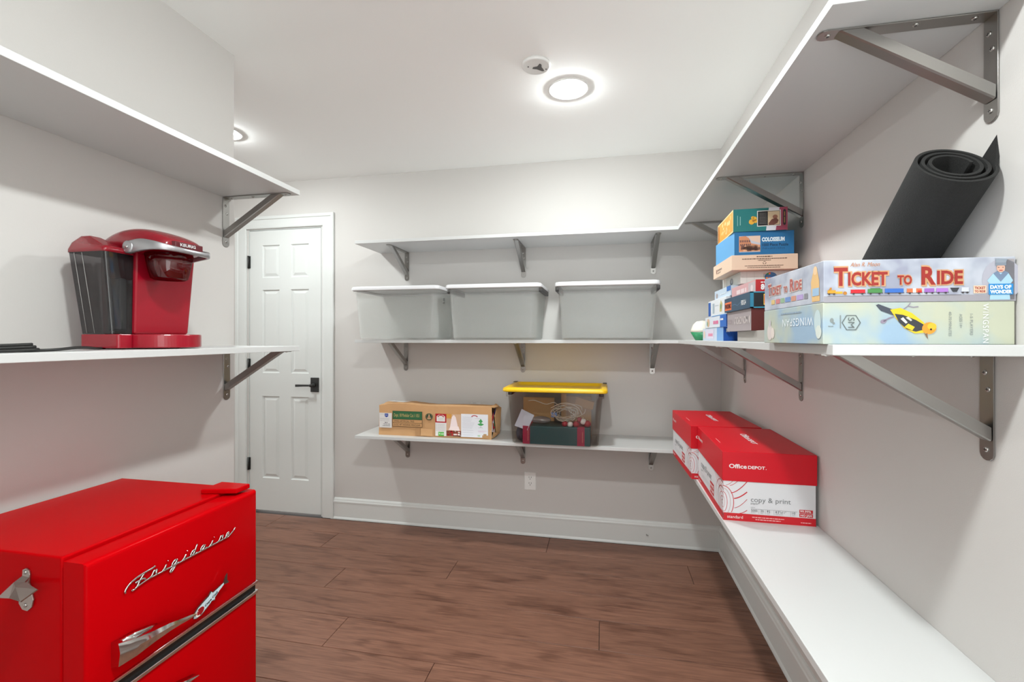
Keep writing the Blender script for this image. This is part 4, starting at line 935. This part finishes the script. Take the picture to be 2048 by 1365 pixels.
# ---- far stack: games with puzzles on top
xr_ = .664
t, f, g, wf, wl, h = stack_box('blue-fronted game box at the very bottom of the far stack', 'board game', .442, 1.838, xr_, 2.200, gz, 1.2915, ink(190, 200, 216))
g.rect(wl-100, 0, wl, h, ink(120, 160, 206), 0).rect(70, 8, 210, h-6, ink(206, 200, 216), 1).scribble(110, 190, 18, 12, ink(216, 120, 150), 2, 5).ell(34, 26, 20, 18, ink(216, 190, 180), 1); g.build(t)
f.rect(0, 0, wf, h, ink(24, 82, 168), 0).text('R', 10, 34, 12, w_, 2, bold=.05); f.build(t)
t, f, g, wf, wl, h = stack_box('second game box from the bottom of the far stack, blue end', 'board game', .440, 1.790, xr_, 2.140, 1.2915, 1.3366, ink(206, 212, 220))
g.rect(wl-90, 0, wl, h, ink(40, 100, 180), 0).scribble(150, 235, 14, 13, ink(216, 110, 150), 2, 6).ell(60, 22, 26, 18, ink(206, 170, 140), 1).ell(44, 18, 10, 10, ink(110, 160, 120), 2).scribble(wl-80, wl-40, 26, 7, w_, 2, 7); g.build(t)
f.rect(0, 0, wf, h, ink(24, 82, 168), 0); f.build(t)
t, f, g, wf, wl, h = stack_box('white game box with a blue corner strip in the far stack', 'board game', .440, 1.790, xr_, 2.080, 1.3366, 1.4035, ink(214, 218, 222))
g.rect(4, 4, 46, h-6, ink(30, 84, 160), 1).rect(80, 12, 110, h-14, ink(160, 176, 186), 1).poly([(196, 14), (226, 14), (236, 44), (214, 58), (198, 40)], ink(190, 176, 110), 1).ell(214, 34, 9, 10, ink(96, 150, 120), 2).scribble(120, 180, 40, 3, ink(180, 186, 190), 1).rect(60, 0, wl, 3, ink(90, 150, 206), 1); g.build(t)
t, f, g, wf, wl, h = stack_box('pale blue game box below the white brain puzzle in the far stack', 'board game', .452, 1.775, xr_, 2.020, 1.4035, 1.4410, ink(186, 202, 216))
g.ell(40, 16, 16, 10, ink(160, 150, 150), 1).rect(190, 20, wl, h, ink(46, 100, 170), 1).scribble(90, 170, 14, 6, ink(210, 220, 228), 1); g.build(t)
t, f, g, wf, wl, h = stack_box('white puzzle box with a multicoloured brain picture in the far stack', 'puzzle box', .475, 1.740, xr_, 1.985, 1.4410, 1.4850, ink(206, 210, 206), name='puzzle_box')
rg = random.Random(5); cols_ = [ink(216, 120, 40), ink(40, 110, 176), ink(206, 190, 60), ink(60, 140, 80), ink(190, 50, 60), ink(90, 60, 130)]
f.ell(98, 22, 20, 17, ink(60, 110, 160), 1)
for i in range(26):
    a = rg.random()*2*PI; r_q = rg.random()**.5; f.ell(98+18*r_q*math.cos(a), 22+15*r_q*math.sin(a), 3.5, 3, rg.choice(cols_), 2+i % 3, n=8)
for y in (34, 29, 24, 19): f.scribble(74, 82, y, 1.8, rg.choice(cols_), 1, y)
for x in (20, 44, 120, 140, 160): f.rect(x, 4, x+.8, 40, ink(180, 186, 184), 1)
f.arc(164, 26, 9, 9, 40, 330, 2, ink(40, 42, 44), 1); f.build(t)
g.ell(130, 20, 20, 13, ink(110, 116, 124), 1).ell(134, 22, 12, 8, ink(160, 166, 172), 2).rect(10, 0, 60, h, ink(222, 220, 214), 1); g.build(t)
t, f, g, wf, wl, h = stack_box('beige puzzle box with fine print and recycling mark in the far stack', 'puzzle box', .437, 1.705, .646, 1.975, 1.4850, 1.5370, ink(222, 196, 172), name='puzzle_box')
db = ink(90, 66, 52)
f.scribble(wf*.38, wf*.62, 43, 3.2, db, 2, 9).scribble(wf*.16, wf*.84, 36, 2.6, db, 2, 1).scribble(wf*.40, wf*.60, 31, 2.0, db, 2, 2).scribble(wf*.2, wf*.78, 12, 2.4, db, 2, 3).scribble(wf*.24, wf*.74, 6, 2.2, db, 2, 4)
for a in (90, 210, 330): f.arc(wf*.5, 23, 4.6, 4.6, a-45, a+45, 1.8, db, 2)
f.build(t); g.ell(56, 24, 5, 9, ink(120, 60, 56), 1).scribble(68, 136, 24, 6, ink(150, 130, 118), 2, 5).scribble(68, 118, 15, 4, ink(165, 145, 132), 2, 6); g.build(t)
t, f, g, wf, wl, h = stack_box('blue Colosseum jigsaw puzzle box near the top of the far stack', 'puzzle box', .444, 1.712, .634, 1.950, 1.5370, 1.6180, ink(50, 120, 168), rot=1.5, name='puzzle_box')
g.rect(0, 0, wl, h, ink(96, 162, 212), 0); g.build(t)
f.kx = wf/210; wf = 210; f.rect(0, 0, wf, h, ink(32, 108, 160), 0).rect(16, 10, 92, 66, ink(190, 196, 206), 1).poly([(48, 66), (92, 66), (92, 40), (60, 50)], ink(222, 196, 176), 2)
f.poly([(16, 18), (16, 64), (40, 66), (52, 58), (60, 40), (92, 34), (92, 12), (16, 12)], ink(206, 140, 100), 2)
for j in range(3):
    for i in range(6): f.rect(19+i*6.5+j*2, 44-j*13, 22.5+i*6.5+j*2, 52-j*12.5, ink(84, 62, 70), 3)
for i in range(22): f.rect(20+rg.random()*68, 12+rg.random()*22, 24+rg.random()*68, 14+rg.random()*22, rg.choice([ink(70, 60, 66), ink(226, 176, 140), ink(120, 84, 74)]), 4)
f.text('COLOSSEUM', 97, 46, 12.5, ink(196, 220, 232), 3, w=80, bold=.07).text('COLOSSEUM', 97.5, 46.4, 11.6, ink(226, 238, 244), 4, w=79, bold=.01).text('1000 Piece Puzzle', 98, 29, 9.5, ink(16, 40, 62), 2, w=92, bold=.01).text('27x20 in (68.58 x 50.8 cm)', 98, 19, 5.4, ink(20, 64, 98), 2, w=80); f.build(t)
t, f, g, wf, wl, h = stack_box('teal and maroon open-ended box lying on top of the far stack', 'box', .446, 1.705, .616, 1.950, 1.6180, 1.6960, ink(14, 106, 110), rot=-1.5, name='puzzle_box')
f.kx = wf/194; wf = 194
f.rect(0, 0, wf, h, ink(16, 112, 112), 0).poly([(118, 0), (128, h), (168, h), (158, 0)], ink(206, 208, 216), 1).poly([(152, 0), (166, h), (wf, h), (wf, 0)], ink(146, 58, 82), 2)
f.rect(86, 15, 170, 69, ink(220, 220, 216), 3).rect(88.5, 17.5, 167.5, 66.5, ink(24, 22, 22), 4).rect(124, 19, 166, 65, ink(206, 184, 150), 5).poly([(126, 24), (138, 38), (154, 42), (162, 34), (158, 24), (146, 19), (128, 19)], ink(110, 64, 52), 6).ell(150, 46, 9, 7, ink(150, 100, 80), 6)
for y in range(24, 62, 5): f.scribble(94, 120, y, 1.4, ink(120, 116, 112), 5, y)
for x_, y_, r_q in ((66, 32, 10), (76, 42, 9), (70, 46, 6), (80, 34, 7)): f.ell(x_, y_, r_q, r_q*.9, ink(222, 168, 50), 3)
f.ell(72, 36, 4, 4, ink(170, 110, 30), 4).rect(14.5, 20, 16, 56, ink(150, 196, 190), 2).scribble(24, 26, 22, 30, ink(150, 196, 190), 2)
f.poly([(178, 20), (181, 16), (185, 16), (188, 20), (188, 66), (185, 70), (181, 70), (178, 66)], ink(30, 24, 26), 4).rect(181.5, 24, 184.5, 44, ink(150, 112, 62), 5).rect(181.5, 47, 184.5, 62, ink(150, 112, 62), 5); f.build(t)
# open end: orange tray set back inside a pale rim
or_ = mat('tray_orange', s2l(226, 160, 60), .5, var=.08, vscale=20)
g.rect(0, 0, wl, h, ink(236, 206, 150), 1).rect(8, 6, wl-6, h-5, ink(222, 156, 58), 2).poly([(8, 6), (30, 12), (30, h-10), (8, h-5)], ink(170, 96, 24), 3)
for i in range(14): g.ell(40+rg.random()*170, 16+rg.random()*44, 8+rg.random()*10, 4+rg.random()*5, rg.choice([ink(236, 190, 110), ink(230, 176, 90), ink(240, 206, 140)]), 3)
g.build(t)
# rounded tin behind the far stack
t = thing('round_tin', 'cream and green rounded container at the far end of the board games', 'container', (.452, 2.262, gz), group='board games and puzzles on the right shelf')
MB().lathe([(.030, 0), (.032, .002), (.052, .038)], 20, (.452, 2.262, gz)).build('green_base', mat('tin_green', s2l(40, 130, 84), .4), t)
MB().lathe([(.052, .038), (.050, .050), (.040, .074), (.026, .088), (.002, .092)], 20, (.452, 2.262, gz)).build('cream_top', mat('tin_cream', s2l(222, 216, 202), .5), t)
# ================================================================== ROLLED MAT
mr = thing('rolled_mat', 'rolled black felt mat leaning on the right wall behind the board games', 'mat', (.612, 1.06, zT))
Cb = Vector((.612, 1.118, 1.411)); Ct = Vector((.612, .952, 1.560)); d = (Ct-Cb).normalized()
e1 = Vector((1, 0, 0)); e2 = d.cross(e1).normalized()      # e2: across, upward and away from the camera side
def spiral(th):    # th in turns
    return .0265+.0105*th
N = 150; turns = 2.95; inner = []; outer = []
tk = .0052
for i in range(N+1):
    s_ = turns*i/N; a = 2*PI*(s_-turns)+math.radians(-12); r = spiral(s_)
    inner.append(r*Vector((math.cos(a), math.sin(a)))); outer.append((r+tk)*Vector((math.cos(a), math.sin(a))))
# loose outer end: leaves the roll on a tangent
a = math.radians(-12); tg = Vector((-math.sin(a), math.cos(a))); rd_ = Vector((math.cos(a), math.sin(a)))
for i in range(1, 9):
    k = i*.0062; off = rd_*(-k*k*.9); inner.append(inner[N]+tg*k+off); outer.append(outer[N]+tg*k+off)
m = MB(); n = len(inner)
def P3(p, top, tail=0):
    q = e1*p.x+e2*p.y
    if top: return Ct+q+d*(.034*tail)
    b = Cb+q; return b+d*((zT+.001-b.z)/d.z)
vs = [P3(p, 0) for p in inner]+[P3(p, 0) for p in outer]+[P3(p, 1, max(0, i-N)/8) for i, p in enumerate(inner)]+[P3(p, 1, max(0, i-N)/8) for i, p in enumerate(outer)]
fs = []
for i in range(n-1):
    fs += [[i, i+1, 2*n+i+1, 2*n+i], [n+i+1, n+i, 3*n+i, 3*n+i+1], [2*n+i, 2*n+i+1, 3*n+i+1, 3*n+i], [i+1, i, n+i, n+i+1]]
fs += [[0, 2*n, 3*n, n], [n-1, 2*n-1, 4*n-1, 3*n-1]]
m.add(vs, fs, 0, True); o = m.build('felt_roll', FELT, mr); md = o.modifiers.new('e', 'EDGE_SPLIT'); md.split_angle = math.radians(40)
# ------------------------------------------------------------------ tidy
for o in bpy.data.objects:
    if '_o' in o: del o['_o']
